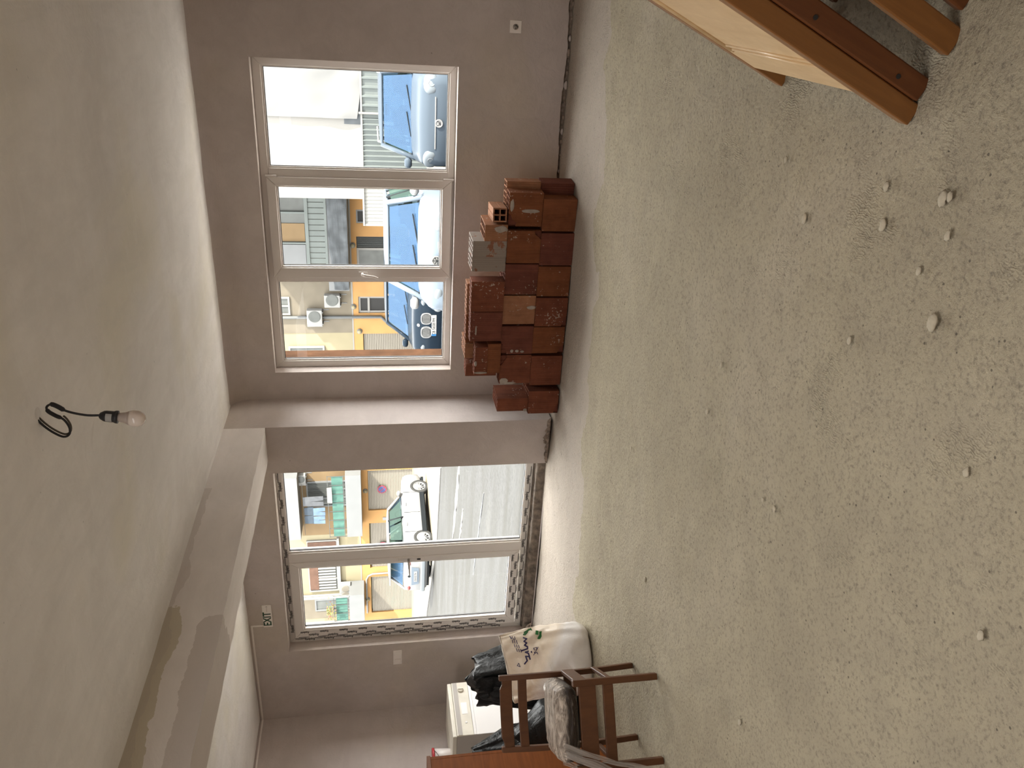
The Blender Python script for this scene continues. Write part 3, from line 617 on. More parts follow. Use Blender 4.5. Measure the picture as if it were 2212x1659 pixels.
# ================================================================== BRICKS
brick_cache = {}
def brick_mesh(w_, d, h, nx, ny, chip, holes='z'):
    """hollow clay block standing on its end: cells run through from top to bottom; chip = corner broken out of the front"""
    key = (round(w_, 3), round(d, 3), round(h, 3), nx, ny, chip, holes)
    if key in brick_cache: return brick_cache[key]
    b = MB(); t = 0.009; x0, x1, y0, y1 = -w_/2, w_/2, -d/2, d/2
    b.quad((x0, y1, 0), (x1, y1, 0), (x1, y1, h), (x0, y1, h)); b.quad((x0, y0, 0), (x0, y1, 0), (x0, y1, h), (x0, y0, h)); b.quad((x1, y0, 0), (x1, y1, 0), (x1, y1, h), (x1, y0, h))
    b.quad((x0, y0, 0), (x1, y0, 0), (x1, y1, 0), (x0, y1, 0))
    front = [(x0, 0), (x1, 0), (x1, h), (x0, h)]
    if chip:
        cw, ch = w_*random.uniform(.25, .45), h*random.uniform(.12, .25)
        c = {'tl': (3, [(x0, h-ch), (x0+cw*.35, h-ch*1.1), (x0+cw*.6, h-ch*.55), (x0+cw, h-ch*.3), (x0+cw*1.1, h)]), 'tr': (2, [(x1-cw*1.05, h), (x1-cw*.9, h-ch*.35), (x1-cw*.45, h-ch*.8), (x1-cw*.2, h-ch*1.1), (x1, h-ch)]),
             'bl': (0, [(x0+cw*1.1, 0), (x0+cw*.8, ch*.45), (x0+cw*.4, ch*.7), (x0, ch)]), 'br': (1, [(x1, ch), (x1-cw*.35, ch*.9), (x1-cw*.7, ch*.4), (x1-cw, 0)])}[chip]
        i, pts_ = c
        if chip in ('bl',): pts_ = pts_[::-1]
        if chip == 'br': pts_ = pts_[::-1]
        if chip == 'tr': pts_ = pts_[::-1]
        if chip == 'tl': pts_ = pts_[::-1]
        front = front[:i]+pts_+front[i+1:]
        b.quad((x0+.002, y0+.014, 0), (x1-.002, y0+.014, 0), (x1-.002, y0+.014, h-.002), (x0+.002, y0+.014, h-.002), 1)
        for (p, q) in zip(pts_, pts_[1:]): b.quad((p[0], y0, p[1]), (q[0], y0, q[1]), (q[0], y0+.014, q[1]), (p[0], y0+.014, p[1]), 1)
    b.add([(x, y0, z) for x, z in front], [tuple(range(len(front)))])
    # top: webs around open cells
    cw = (w_-t)/nx; cd = (d-t)/ny
    xs = [x0]; yl = [y0]
    for i in range(nx): xs += [x0+t+i*cw, x0+(i+1)*cw]
    xs.append(x1)
    for j in range(ny): yl += [y0+t+j*cd, y0+(j+1)*cd]
    yl.append(y1)
    for i in range(len(xs)-1):
        for j in range(len(yl)-1):
            a, c, d0, e = xs[i], xs[i+1], yl[j], yl[j+1]
            if c-a < 1e-5 or e-d0 < 1e-5: continue
            if i % 2 == 1 and j % 2 == 1:
                dp = h-0.16 if h > 0.18 else 0.01
                b.quad((a, d0, h), (c, d0, h), (c, d0, dp), (a, d0, dp), 1); b.quad((a, e, h), (c, e, h), (c, e, dp), (a, e, dp), 1)
                b.quad((a, d0, h), (a, e, h), (a, e, dp), (a, d0, dp), 1); b.quad((c, d0, h), (c, e, h), (c, e, dp), (c, d0, dp), 1); b.quad((a, d0, dp), (c, d0, dp), (c, e, dp), (a, e, dp), 1)
            else: b.quad((a, d0, h), (c, d0, h), (c, e, h), (a, e, h))
    if not chip: brick_cache[key] = b
    return b
def brick(xc, yf, z, w_, d, h, mat, label, nx=6, ny=3, chip=None, rz=0.0, tilt=None, group='red hollow clay bricks in the stack under the window', mortar=None):
    b = brick_mesh(w_, d, h, nx, ny, chip)
    o = b.build('hollow_brick', [mat, BR_IN], fix=False, bevel=0)
    o.location = (xc, yf+d/2, z); o.rotation_euler = (tilt or (0, 0, rz)) if tilt else (0, 0, rz)
    tag(o, label, 'brick', group)
    if mortar:
        for (mx, mz, mw, mh) in mortar:
            m = MB(); n = 14
            m.ring([[(mx+mw/2*math.cos(2*math.pi*k/n)*(1+.35*nz(k, mx*9, mz))*f, -d/2-q, mz+mh/2*math.sin(2*math.pi*k/n)*(1+.4*nz(k, mz*9, 4))*f) for k in range(n)] for f, q in ((1, -0.001), (.93, .003), (.6, .005))])
            m.build('mortar_patch', MORTAR, o)
    return o
YF = -0.64
ordn = ['first', 'second', 'third', 'fourth', 'fifth', 'sixth', 'seventh']
row1 = [(1.671, 1.910, BR[1], None, 'plain square face', None), (1.415, 1.662, BR[2], None, 'faint pale scratches', None), (1.166, 1.406, BR[1], None, 'fine vertical ribs', None),
        (0.922, 1.157, BR[0], 'bl', 'a broken lower left corner', None), (0.690, 0.914, BR[1], 'bl', 'a ragged broken bottom left', None), (0.412, 0.667, BR[0], None, 'a dusty top edge', None)]
for i, (xa, xb, m, ch, de, mo) in enumerate(row1):
    brick((xa+xb)/2, YF+random.uniform(-.012, .008), 0.0, xb-xa-.004, 0.12, 0.247, m, f'red brick with {de}, {ordn[i]} from right in bottom row', chip=ch, rz=R(random.uniform(-1.5, 1.5)), mortar=mo)
brick(0.256, YF-0.01, 0.0, 0.196, 0.12, 0.247, BR[0], 'hollow red brick with splashed face and chipped lower corner, leftmost on the floor', nx=5, chip='bl', rz=R(4))
row2 = [(1.702, 1.950, BR[1], 'tl', 'a bitten top left edge and white streak', [(-0.01, 0.09, 0.03, 0.13), (0.03, .225, .09, .03)]), (1.430, 1.676, BR[1], 'br', 'a broken upper right corner', None), (1.180, 1.420, BR[2], None, 'a purple tint and pale dust', None),
        (0.938, 1.173, BR_LIGHT, None, 'tan colour and deep ribs', [(0.02, 0.03, 0.03, 0.07)]), (0.687, 0.922, BR[2], 'tl', 'pale splashes along its left side', [(-.09, .12, .025, .03), (-.09, .16, .03, .025), (-.095, .08, .02, .03)]), (0.428, 0.676, BR[0], 'tr', 'cream paint spots and a lump of mortar', [(-.10, .21, .06, .07), (-.118, .16, .02, .10)])]
for i, (xa, xb, m, ch, de, mo) in enumerate(row2):
    brick((xa+xb)/2, YF+random.uniform(-.012, .010), 0.2485, xb-xa-.004, 0.12, 0.247, m, f'red brick with {de}, {ordn[i]} from right, middle row', chip=ch, rz=R(random.uniform(-2, 2)), mortar=mo)
brick(0.234, YF+0.005, 0.2485, 0.115, 0.25, 0.250, BR[0], 'hollow brick set end-on at the left end of the middle row', nx=3, ny=6, rz=R(1), mortar=[(-.05, .02, .03, .03)])
# third course
brick(1.657, YF+0.0, 0.4975, 0.122, 0.24, 0.165, BR_LIGHT, 'short half brick with grey mortar on its right, under the four-hole block', nx=2, ny=4, mortar=[(0.03, 0.05, 0.05, 0.09)], rz=R(-2))
brick(1.534, YF+0.0, 0.4975, 0.118, 0.24, 0.248, BR_MORT, 'end-on brick caked in grey mortar, right one of two in the top row', nx=3, ny=6)
brick(1.412, YF+0.012, 0.4975, 0.112, 0.24, 0.248, BR_MORT, 'end-on brick caked in grey mortar, left one of two in the top row', nx=3, ny=6, rz=R(2))
brick(1.168, YF-0.006, 0.4975, 0.240, 0.12, 0.247, BR[0], 'hollow red brick with a plain face and dusty right end, in the top row', chip=None, rz=R(-1))
brick(0.921, YF+0.0, 0.4975, 0.238, 0.12, 0.244, BR[2], 'hollow ribbed brick with a diagonal white scrape, in the top row', mortar=[(-0.03, .20, .09, .012)])
# two blocks lying flat, one on the other
o = brick(0.655, YF-0.01, 0.497, 0.245, 0.12, 0.102, BR[1], 'thin brick lying flat, lower of two at the left of the top row', nx=6, ny=2, rz=R(2))
o = brick(0.640, YF-0.015, 0.601, 0.240, 0.115, 0.098, BR[0], 'thin brick lying flat with a white mortar edge, upper of two at the left', nx=6, ny=2, rz=R(-3), mortar=[(-.10, .05, .02, .10), (-.02, .09, .05, .02)])
# four-hole block lying with its cells to the room
b = MB(); w_ = 0.10; t = 0.010; D_ = 0.25; cell = (w_-3*t)/2
xs = [-w_/2, -w_/2+t, -w_/2+t+cell, -w_/2+2*t+cell, w_/2-t, w_/2]; zs = [v+w_/2 for v in xs]
for i in range(5):
    for j in range(5):
        if i in (1, 3) and j in (1, 3):
            a, c, d0, e = xs[i], xs[i+1], zs[j], zs[j+1]
            for q in (((a, d0), (c, d0)), ((c, d0), (c, e)), ((c, e), (a, e)), ((a, e), (a, d0))): b.quad((q[0][0], 0, q[0][1]), (q[1][0], 0, q[1][1]), (q[1][0], D_*.9, q[1][1]), (q[0][0], D_*.9, q[0][1]), 1)
            b.quad((a, D_*.9, d0), (c, D_*.9, d0), (c, D_*.9, e), (a, D_*.9, e), 1)
        else: b.quad((xs[i], 0, zs[j]), (xs[i+1], 0, zs[j]), (xs[i+1], 0, zs[j+1]), (xs[i], 0, zs[j+1]))
prof = [(-w_/2, 0), (w_/2, 0), (w_/2, w_/2-.004), (w_/2-.004, w_/2), (w_/2, w_/2+.004), (w_/2, w_), (.004, w_), (0, w_-.005), (-.004, w_), (-w_/2, w_), (-w_/2, 0)]
for p, q in zip(prof, prof[1:]): b.quad((p[0], 0, p[1]), (q[0], 0, q[1]), (q[0], D_, q[1]), (p[0], D_, p[1]))
b.quad((-w_/2, D_, 0), (w_/2, D_, 0), (w_/2, D_, w_), (-w_/2, D_, w_))
o = b.build('hollow_brick', [BR_LIGHT, BR_IN], fix=False); o.location = (1.787, YF-0.005, 0.51); o.rotation_euler = (0, 0, R(4))
tag(o, 'small block lying on its side, its four square holes facing the room', 'brick', 'red hollow clay bricks in the stack under the window')
# second row behind
rear = [1.855, 1.60, 1.345, 1.09, 0.84, 0.59, 0.36]
for tier in (0, 1):
    for i, xc in enumerate(rear):
        if i == 0 or (i == 6 and tier == 1): continue
        w_ = 0.245 if i < 6 else 0.205
        brick(xc, -0.508, 0.2485*tier, w_, 0.12, 0.247, BR[i % 3], 'red hollow brick in the hidden second row, behind the front bricks', group='hidden second row of bricks behind the front row')
brick(1.872, -0.500, 0.0, 0.25, 0.12, 0.245, BR[2], 'brick low at the right rear, sticking out behind the corner of the stack', rz=R(-6))
brick(1.868, -0.498, 0.2465, 0.25, 0.12, 0.25, BR_LIGHT, 'pale rear brick at the right end, its open cells showing beside the corner', rz=R(2))
b = MB(); b.box((-0.10, -0.06, 0), (0.10, 0.06, 0.035)); o = b.build('brick_slab', BR[0]); o.location = (1.965, -0.32, 0.12); 
bpy.data.objects.remove(o)
for i, (xc, la) in enumerate(((1.10, 'right'), (0.85, 'middle'), (0.66, 'left'))):
    brick(xc, -0.506, 0.4975, 0.24 if i < 2 else 0.125, 0.115 if i < 2 else 0.24, 0.262, BR_LIGHT if i != 1 else BR[1], f'rear top row brick showing its open cells, {la} one of three', nx=6 if i < 2 else 3, ny=3 if i < 2 else 6)
brick(0.50, -0.50, 0.4975, 0.12, 0.12, 0.25, BR[0], 'dark brick standing at the left rear corner of the top row', nx=3, ny=3, rz=R(-12))

# ================================================================== WASHING MACHINE AND BUCKET
t_ = thing('washing_machine', 'white washing machine standing in the corner behind the black bags', 'washing machine', (-2.665, -1.095, 0), R(90))
# local: front faces -y, x to its right ; machine 0.59 wide, 0.57 deep
b = MB(); b.box((-0.295, 0.004, 0.012), (0.295, 0.565, 0.815)); b.build('body', M_WASHS, t_, bevel=0.006)
b = MB(); b.box((-0.298, 0.0, 0.815), (0.298, 0.57, 0.852)); b.build('lid', M_WASHT, t_, bevel=0.006)
b = MB(); b.box((-0.295, -0.008, 0.665), (0.295, 0.004, 0.813)); pn = b.build('control_panel', M_WASHT, t_, bevel=0.003)
b = MB(); b.box((-0.29, -0.011, 0.765), (0.29, -0.008, 0.805)); b.build('decor_strip', M_WASHS, pn)
b = MB(); b.lathe([(0.028, 0), (0.027, 0.012), (0.024, 0.016)], 24, T((0.205, -0.008, 0.735), R(90))); b.box((0.201, -0.032, 0.712), (0.209, -0.02, 0.758)); b.build('programme_knob', M_WASHT, pn)
b = MB(); b.box((-0.07, -0.0095, 0.695), (0.06, -0.008, 0.750)); b.build('drawer', M_WASH, pn, bevel=0.001)
b = MB(); b.lathe([(0.010, 0), (0.009, 0.004)], 16, T((-0.16, -0.008, 0.72), R(90))); b.build('button', M_WASH, pn)
b = MB(); b.box((-0.292, -0.006, 0.64), (0.292, 0.004, 0.663)); b.build('trim_strip', M_WASH, t_)
b = MB(); b.box((-0.292, -0.004, 0.10), (0.292, 0.004, 0.638)); b.build('front_panel', M_WASH, t_, bevel=0.002)
b = MB(); b.box((-0.29, 0.0, 0.012), (0.29, 0.006, 0.095)); b.build('kick_panel', M_WASHT, t_)
for sx in (-0.25, 0.25):
    for sy_ in (0.05, 0.52):
        b = MB(); b.lathe([(0.02, 0.0), (0.02, 0.014)], 12, T((sx, sy_, 0))); b.build('foot', M_BLACK, t_)
t_ = thing('bucket', 'white plastic bucket with a red rim on top of the washing machine', 'bucket', (-3.07, -1.285, 0.8525))
b = MB(); b.lathe([(0.078, 0.0), (0.080, 0.003), (0.092, 0.15), (0.087, 0.15), (0.075, 0.006), (0.001, 0.006)], 28); b.build('tub', M_BUCKET, t_, True)
b = MB(); b.lathe([(0.090, 0.148), (0.098, 0.148), (0.098, 0.168), (0.088, 0.168)], 28); b.build('rim', M_RED, t_, True)
b = MB(); b.tube([(0.098*math.cos(a), 0.098*math.sin(a)*0.9-0.002, 0.15-0.06*math.sin(a-3.4)) for a in [3.4+i*math.pi/10 for i in range(11)]], 0.002, 6); b.build('handle', M_BLACK, t_)

# ================================================================== SACKS
def blob(name, rings_fn, nu, nv, mat, parent, cap=True):
    b = MB(); rings = []
    for j in range(nv+1):
        rings.append([rings_fn(2*math.pi*i/nu, j/nv) for i in range(nu)])
    b.ring(rings, True, cap); return b.build(name, mat, parent, True)
sk = thing('white_sack', 'white plastic sack with blue and green print slumped on the floor by the door', 'sack', (-1.04, -2.13, 0), math.atan2(0.74, 0.67))
def sack_fn(a, v):
    # v from floor to open edge: full and round below, flattened and folded back above
    z = 0.62*v; k = min(1, v/0.10); full = 0.5*(1+math.cos(math.pi*min(1, max(0, (v-0.18)/0.55))))
    rx = 0.255*(0.80+0.2*k**.5) - 0.02*v
    ry = 0.035 + 0.155*full*(0.75+0.25*k**.5)
    ca, sa = math.cos(a), math.sin(a)
    e = 0.72
    x = rx*math.copysign(abs(ca)**e, ca); y = ry*math.copysign(abs(sa)**e, sa)
    fold = 0.018*nz(a*3, v*4, 1.0, 1.3) + 0.016*(0.5-abs(nz(a*1.3+v*2, v*2.2, 5.0, 1.6)))*min(1, v*4) + 0.008*math.sin(a*9+v*6)*max(0, 0.3-v)*2
    y += -0.035*math.exp(-((v-0.52-0.55*x)/0.05)**2)*(1 if sa < 0 else 0) + fold
    x += 0.010*nz(v*6, a, 3.0, 1.5) - 0.07*max(0, v-0.55)
    z += 0.02*nz(a, v*3, 6.0) * k - 0.22*max(0, v-0.6)*(0.5-x/0.5)*0.9
    y += 0.10*max(0, v-0.45)
    return (x, y, max(0.0, z))
blob('sack_film', sack_fn, 72, 44, M_SACK, sk)
# print: strokes lie just proud of the film on the upper, flattened part
def sack_pt(px, pz):
    v = pz/0.62
    best = None
    for i in range(120):
        a = math.pi + math.pi*i/119
        p = sack_fn(a, v)
        if best is None or abs(p[0]-px) < best[0]: best = (abs(p[0]-px), p, a)
    p = best[1]; return Vector((px, p[1]-0.004, p[2]))
def stroke(name, lines, wd, mat, parent, f):
    b = MB()
    for ln in lines:
        pts_ = [f(*q) for q in ln]
        for p, q in zip(pts_, pts_[1:]):
            d = (q-p); d.normalize(); n = Vector((d.z, 0, -d.x))*wd/2; e = d*wd*0.35
            b.add([p-e+n, q+e+n, q+e-n, p-e-n], [(0, 1, 2, 3)])
    return b.build(name, mat, parent, fix=False)
SB = simple('print_blue', (0.03, 0.02, 0.10), 0.4); SG = simple('print_green', (0.02, 0.16, 0.04), 0.4)
def sp2(u, v): return sack_pt(0.02+u, 0.40+v)
stroke('blue_lettering', [[(0.150, .055), (.140, .03), (.125, .052), (.112, .032), (.100, .05)], [(.098, .052), (.085, .030), (.072, .034), (.062, .085)], [(.055, .03), (.05, .055), (.04, .03), (.0, .02)], [(.018, .025), (.022, .055), (-.008, .045), (-.028, .072)]], 0.010, SB, sk, sp2)
stroke('blue_dot', [[(.050, .008), (.046, .006)]], 0.010, SB, sk, sp2)
stroke('blue_latin_lettering', [[(.030, -.035), (.042, -.028), (.036, -.018), (.046, -.012)], [(.062, -.030), (.075, -.026), (.072, -.010), (.058, -.014), (.062, -.030)], [(.026, -.008), (.075, -.036)]], 0.006, SB, sk, sp2)
stroke('green_leaf', [[(.170, .045), (.190, .02), (.200, -.005)], [(.185, .04), (.198, .01)]], 0.022, SG, sk, sp2)
stroke('green_leaf', [[(.135, -.055), (.155, -.07), (.175, -.072)]], 0.020, SG, sk, sp2)
stroke('green_square', [[(.168, -.045), (.182, -.05)]], 0.022, SG, sk, sp2)
stroke('small_print', [[(.16-.001*k-i*.012, .148-.018*i-.002*0), (.15-.001*k-i*.012, .1475-.018*i)] for i in range(3) for k in range(0, 1)] + [[(.17-.03*j-.004*i, .155-.016*i-.0035*j*3), (.15-.03*j-.004*i, .152-.016*i-.0035*j*3)] for i in range(3) for j in range(4)], 0.005, SB, sk, sp2)
stroke('recycling_mark', [[(-.02, .125), (-.045, .118), (-.036, .142), (-.02, .125)]], 0.004, SB, sk, sp2)

def liner(name, label, loc, h, rx, ry, seed, neck=0.4, spike=0.05, grp='black bin liners by the chair'):
    t = thing(name, label, 'bag', loc, 0, None)
    def fn(a, v):
        k = min(1, v/0.12)**.5; body = (0.72+0.28*k)*(1-0.25*v) if v < 0.62 else (0.72+.28)*(1-.25*.62)*(1-(v-.62)/.38*(1-neck))
        f = 1 + 0.16*nz(math.cos(a)*1.2, math.sin(a)*1.2, v*2+seed, 1.4) + (0.05+0.16*max(0, v-.5))*math.sin(a*7+seed+v*5)*nz(math.cos(a), math.sin(a), seed+v, 2.0)*2
        return (rx*body*f*math.cos(a)+0.05*nz(v, seed, 1, 2)*v, ry*body*f*math.sin(a), max(0, h*v*(1+0.06*nz(a, v, seed)) + (spike*nz(math.cos(a)*2, math.sin(a)*2, seed, 1.6) if v > .9 else 0)))
    blob('liner_film', fn, 64, 36, M_BLACKBAG, t)
    return t
liner('bin_liner', 'big black bin liner sagging behind the wooden chair', (-1.60, -2.41, 0), 0.56, 0.40, 0.34, 2.3, 0.45, 0.06)
lb = liner('bin_liner', 'tall black bin liner with a torn open mouth in front of the washing machine', (-1.72, -1.62, 0), 0.72, 0.30, 0.28, 7.7, 0.6, 0.08)
b = MB(); b.grid(lambda u, v: (0.24-0.42*u+0.02*nz(u*3, v*4, 1), -0.22+0.10*u+0.03*nz(u*4, v*3, 5), 0.50+0.22*v+0.03*nz(u*6, v*2, 3)), 16, 8); b.build('folded_flap', M_BLACKBAG, lb, True)
liner('bin_liner', 'small black bin liner with a shiny twisted top beside the orange cabinet', (-2.12, -1.98, 0), 0.76, 0.20, 0.20, 12.1, 0.25, 0.05)

# ================================================================== CHAIR
ch = thing('wooden_chair', 'brown wooden chair with a slatted back and a plastic wrapped seat', 'chair', (-0.305, -3.225, 0), R(37.2))
# local: front is -y, back is +y
def leg(name, pts_, wx, wy):
    b = MB(); rings = []
    for (x, y, z) in pts_: rings.append([(x-wx/2, y-wy/2, z), (x+wx/2, y-wy/2, z), (x+wx/2, y+wy/2, z), (x-wx/2, y+wy/2, z)])
    b.ring(rings); return b.build(name, W_CHAIR, ch, bevel=0.004)
for s_ in (-1, 1):
    leg('front_leg', [(s_*0.213, -0.19, 0), (s_*0.213, -0.19, 0.468)], 0.034, 0.036)
    leg('rear_leg', [(s_*0.200, 0.235, 0), (s_*0.198, 0.20, 0.20), (s_*0.196, 0.185, 0.44), (s_*0.194, 0.20, 0.62), (s_*0.192, 0.225, 0.80)], 0.030, 0.038)
    b = MB(); b.box((s_*0.208-0.011, -0.175, 0.375), (s_*0.208+0.011, 0.175, 0.445)); b.build('side_apron', W_CHAIR, ch, bevel=0.003)
    b = MB(); b.box((s_*0.208-0.010, -0.175, 0.235), (s_*0.208+0.010, 0.195, 0.262)); b.build('side_stretcher', W_CHAIR, ch, bevel=0.003)
b = MB(); b.box((-0.197, -0.205, 0.345), (0.197, -0.183, 0.437)); b.build('front_apron', W_CHAIR, ch, bevel=0.003)
b = MB(); b.box((-0.197, -0.203, 0.248), (0.197, -0.183, 0.305)); b.build('front_stretcher', W_CHAIR, ch, bevel=0.003)
b = MB(); b.box((-0.185, 0.175, 0.36), (0.185, 0.195, 0.43)); b.build('rear_apron', W_CHAIR, ch, bevel=0.003)
def slat(name, z0, z1, yb, bow, notch):
    b = MB(); n = 14
    rings = []
    for i in range(n+1):
        u = -1+2*i/n; x = 0.182*u; y = yb + bow*(1-u*u); zt = z1 - (notch if abs(u) > 0.72 else 0.0)
        rings.append([(x, y-0.009, z0), (x, y+0.009, z0), (x, y+0.009, zt), (x, y-0.009, zt)])
    b.ring(rings); b.build(name, W_CHAIR, ch, bevel=0.003)
slat('top_rail', 0.728, 0.798, 0.214, 0.020, 0.012); slat('back_slat', 0.645, 0.695, 0.202, 0.018, 0.0)
def cush(a, v):
    e = 0.34; ca, sa = math.cos(a), math.sin(a); k = math.sin(math.pi*min(1, max(0.0, v)))**0.35 if 0 < v < 1 else 0.0
    rx, ry = 0.196*(0.72+0.28*k), 0.186*(0.72+0.28*k)
    return (rx*math.copysign(abs(ca)**e, ca)+0.004*nz(a*4, v*7, 2, 2), -0.012+ry*math.copysign(abs(sa)**e, sa)+0.004*nz(a*5, v*7, 6, 2), 0.438+0.122*v+0.008*nz(ca*2, sa*2, v*3, 2))
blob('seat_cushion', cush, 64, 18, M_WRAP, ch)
b = MB()
def rib(x0, x1, y0, wz, seed):
    def fn(u, v):
        p = Vector((x0, y0, 0.53)).lerp(Vector((x1, y0-0.10, 0.20)), v); s = (u-.5)*wz
        return (p.x+s*.8+0.015*nz(u*2, v*4, seed), p.y-0.03*math.sin(v*3)+0.012*nz(u*5, v*3, seed+2), p.z-0.10*v*v+0.008*math.sin(u*18))
    b.grid(fn, 10, 16)
rib(-0.13, -0.27, -0.185, 0.045, 1.0); rib(-0.18, -0.33, -0.16, 0.035, 4.0); rib(-0.09, -0.22, -0.195, 0.03, 9.0)
b.build('plastic_wrap', M_CLEAR, ch, True, fix=False)
b = MB()
b.grid(lambda u, v: (-0.28-0.07*u-0.05*v+0.01*nz(u*3, v*4, 2), -0.30+0.02*math.sin(u*9)+0.04*v+.01*nz(u, v*6, 3), 0.005+0.30*v), 8, 14)
sc = b.build('plastic_sheet', M_CLEAR, None, True, fix=False); sc.matrix_world = ch.matrix_world if False else Matrix.Translation((-0.305, -3.225, 0)) @ Matrix.Rotation(R(37.2), 4, 'Z')
tag(sc, 'crumpled strip of clear plastic standing on the floor by the chair leg', 'plastic sheet')

# ================================================================== CABINET at the left edge
cb = thing('cabinet', 'orange-brown veneered cabinet behind the wooden chair at the left edge', 'cabinet', (-1.115, -2.76, 0))
b = MB(); b.box((-0.44, -0.022, 0.0), (-0.0, 0.0, 1.19)); b.build('end_panel', W_CAB, cb, bevel=0.002)
b = MB(); b.box((-0.46, -1.30, 1.168), (0.006, 0.004, 1.192)); b.build('top', W_CABEDGE, cb, bevel=0.002)
b = MB(); b.box((-0.44, -1.28, 0.0), (-0.0, -1.258, 1.168)); b.build('end_panel', W_CAB, cb, bevel=0.002)
b = MB(); b.box((-0.02, -1.258, 0.0), (0.0, -0.022, 1.168)); b.build('side_panel', W_CAB, cb, bevel=0.002)
b = MB(); b.box((-0.44, -1.258, 0.06), (-0.425, -0.022, 1.168)); b.build('back_panel', W_CABEDGE, cb)
b = MB(); b.box((-0.425, -1.258, 0.06), (-0.02, -0.022, 0.08)); b.build('bottom', W_CABEDGE, cb)

# ================================================================== BED ENDS leaning on the right wall
lean = R(25.2)
def bedend(name, label, x0, y_near, L_, posts, mat, grp=None, panel=None, depth=0.058, wid=0.045, holes=False):
    t = thing(name, label, 'bed part', (x0, y_near, 0)); t.rotation_euler = (0, lean, 0)
    # local: z runs up the leaning board, y along the wall, x away from the room
    for (py, pm, px) in posts:
        b = MB(); b.box((px, py, 0.004), (px+depth, py+wid, L_)); b.build('post', pm, t, bevel=0.004)
    return t
Lh = 1.40
h1 = bedend('headboard', 'wooden headboard with a pale grooved panel leaning on the right wall', 2.978, -4.085, Lh, [(0.0, W_POST, 0.0), (0.765, W_POST, 0.012)], W_POST)
b = MB(); b.box((0.014, 0.045, 0.135), (0.034, 0.766, Lh-0.05)); b.build('panel', W_PANEL, h1, bevel=0.002)
for k, z in enumerate((0.285, 0.312)):
    b = MB(); b.tube([(0.0135, 0.05, z), (0.0135, 0.67, z)], 0.006, 8); b.build('moulding', W_PANEL, h1, True)
for k, y in enumerate((0.69, 0.715)):
    b = MB(); b.tube([(0.0135, y, 0.27), (0.0135, y, Lh-0.1)], 0.006, 8); b.build('moulding', W_PANEL, h1, True)
h2 = bedend('footboard', 'dark wooden footboard with bolt holes leaning behind the pale headboard', 3.043, -4.098, 1.25, [(0.0, W_DARK, 0.0), (0.79, W_DARK, 0.0)], W_DARK, depth=0.060)
for z in (0.10, 0.40):
    b = MB(); b.lathe([(0.0065, 0), (0.0065, 0.0015)], 12, T((0.022, -0.001, z), R(90))); b.build('bolt_hole', M_DARKHOLE, h2)
for z in (0.25, 0.85):
    b = MB(); b.box((0.018, 0.045, z), (0.04, 0.79, z+0.12)); b.build('rail', W_DARK, h2, bevel=0.003)
h3 = bedend('bed_rail', 'light brown board leaning on the right wall behind the dark footboard', 3.163, -4.170, 1.05, [(0.0, W_POST, 0.0)], W_POST, depth=0.066, wid=0.03)
b = MB(); b.box((0.02, 0.03, 0.30), (0.045, 0.62, 0.42)); b.build('cross_rail', W_POST, h3, bevel=0.003)
b = MB(); b.box((0.02, 0.03, 0.70), (0.045, 0.62, 0.82)); b.build('cross_rail', W_POST, h3, bevel=0.003)
b = MB(); b.box((0.0, 0.62, 0.004), (0.066, 0.65, 1.05)); b.build('post', W_POST, h3, bevel=0.004)
h4 = bedend('bed_board', 'dark red-brown bed board, farthest right of the leaning boards', 3.268, -4.175, 0.80, [(0.0, W_DARK, 0.0)], W_DARK, depth=0.075, wid=0.03)
b = MB(); b.box((0.02, 0.03, 0.25), (0.045, 0.60, 0.45)); b.build('cross_rail', W_DARK, h4, bevel=0.003)
b = MB(); b.box((0.0, 0.60, 0.004), (0.075, 0.63, 0.80)); b.build('post', W_DARK, h4, bevel=0.004)
#EXTERIOR#
# ================================================================== STREET
ZG = -0.45; YF2 = 29.6
b = MB(); b.grid(lambda u, v: (-62+90*u, 0.2+29.6*v, ZG+0.012*nz(u*90, v*30, 0, 0.5)), 60, 40); struct(b.build('street', E_ROAD, fix=False))
b = MB(); b.prism([(-62, 29.7), (-62, 21.5), (-34, 20.8), (-19.7, 18.4), (-13.4, 14.7), (-9.8, 13.9), (-5.5, 13.2), (28, 13.0), (28, 29.7)], 0.03, 'z', ZG+0.005); struct(b.build('pavement', E_WALK))
b = MB(); b.tube([(-62, 21.45, ZG+.03), (-34, 20.75, ZG+.03), (-19.7, 18.35, ZG+.03), (-13.4, 14.65, ZG+.03), (-9.8, 13.85, ZG+.03)], 0.06, 6); struct(b.build('kerb', E_WHITE))
# long wet-looking repair strips in the asphalt
for i, (x0, y0, x1, y1, wd) in enumerate(((-6.6, 9.3, -9.6, 10.2, .26), (-7.4, 8.4, -9.2, 9.0, .10), (-5.0, 5.6, -7.6, 6.4, .05))):
    d = Vector((x1-x0, y1-y0, 0)).normalized(); n = Vector((-d.y, d.x, 0))*wd/2; b = MB()
    nn = 14; rw = [(Vector((x0, y0, 0)).lerp(Vector((x1, y1, 0)), k/nn), wd*(.15+.85*math.sin(math.pi*(k+.4)/(nn+.8)))*(1+.7*nz(k, i, 3, .8))) for k in range(nn+1)]
    b.ring([[p+n*f+n*1.1*nz(k, i, 1, .7)+Vector((0, 0, ZG+.0155)), p-n*f+n*1.1*nz(k, i, 7, .7)+Vector((0, 0, ZG+.0155)), p-n*f+Vector((0, 0, ZG-.01)), p+n*f+Vector((0, 0, ZG-.01))] for k, (p, f) in enumerate([(p, f/wd) for p, f in rw])])
    struct(b.build('road_patch', E_WHITE if i < 2 else E_PARAPET))

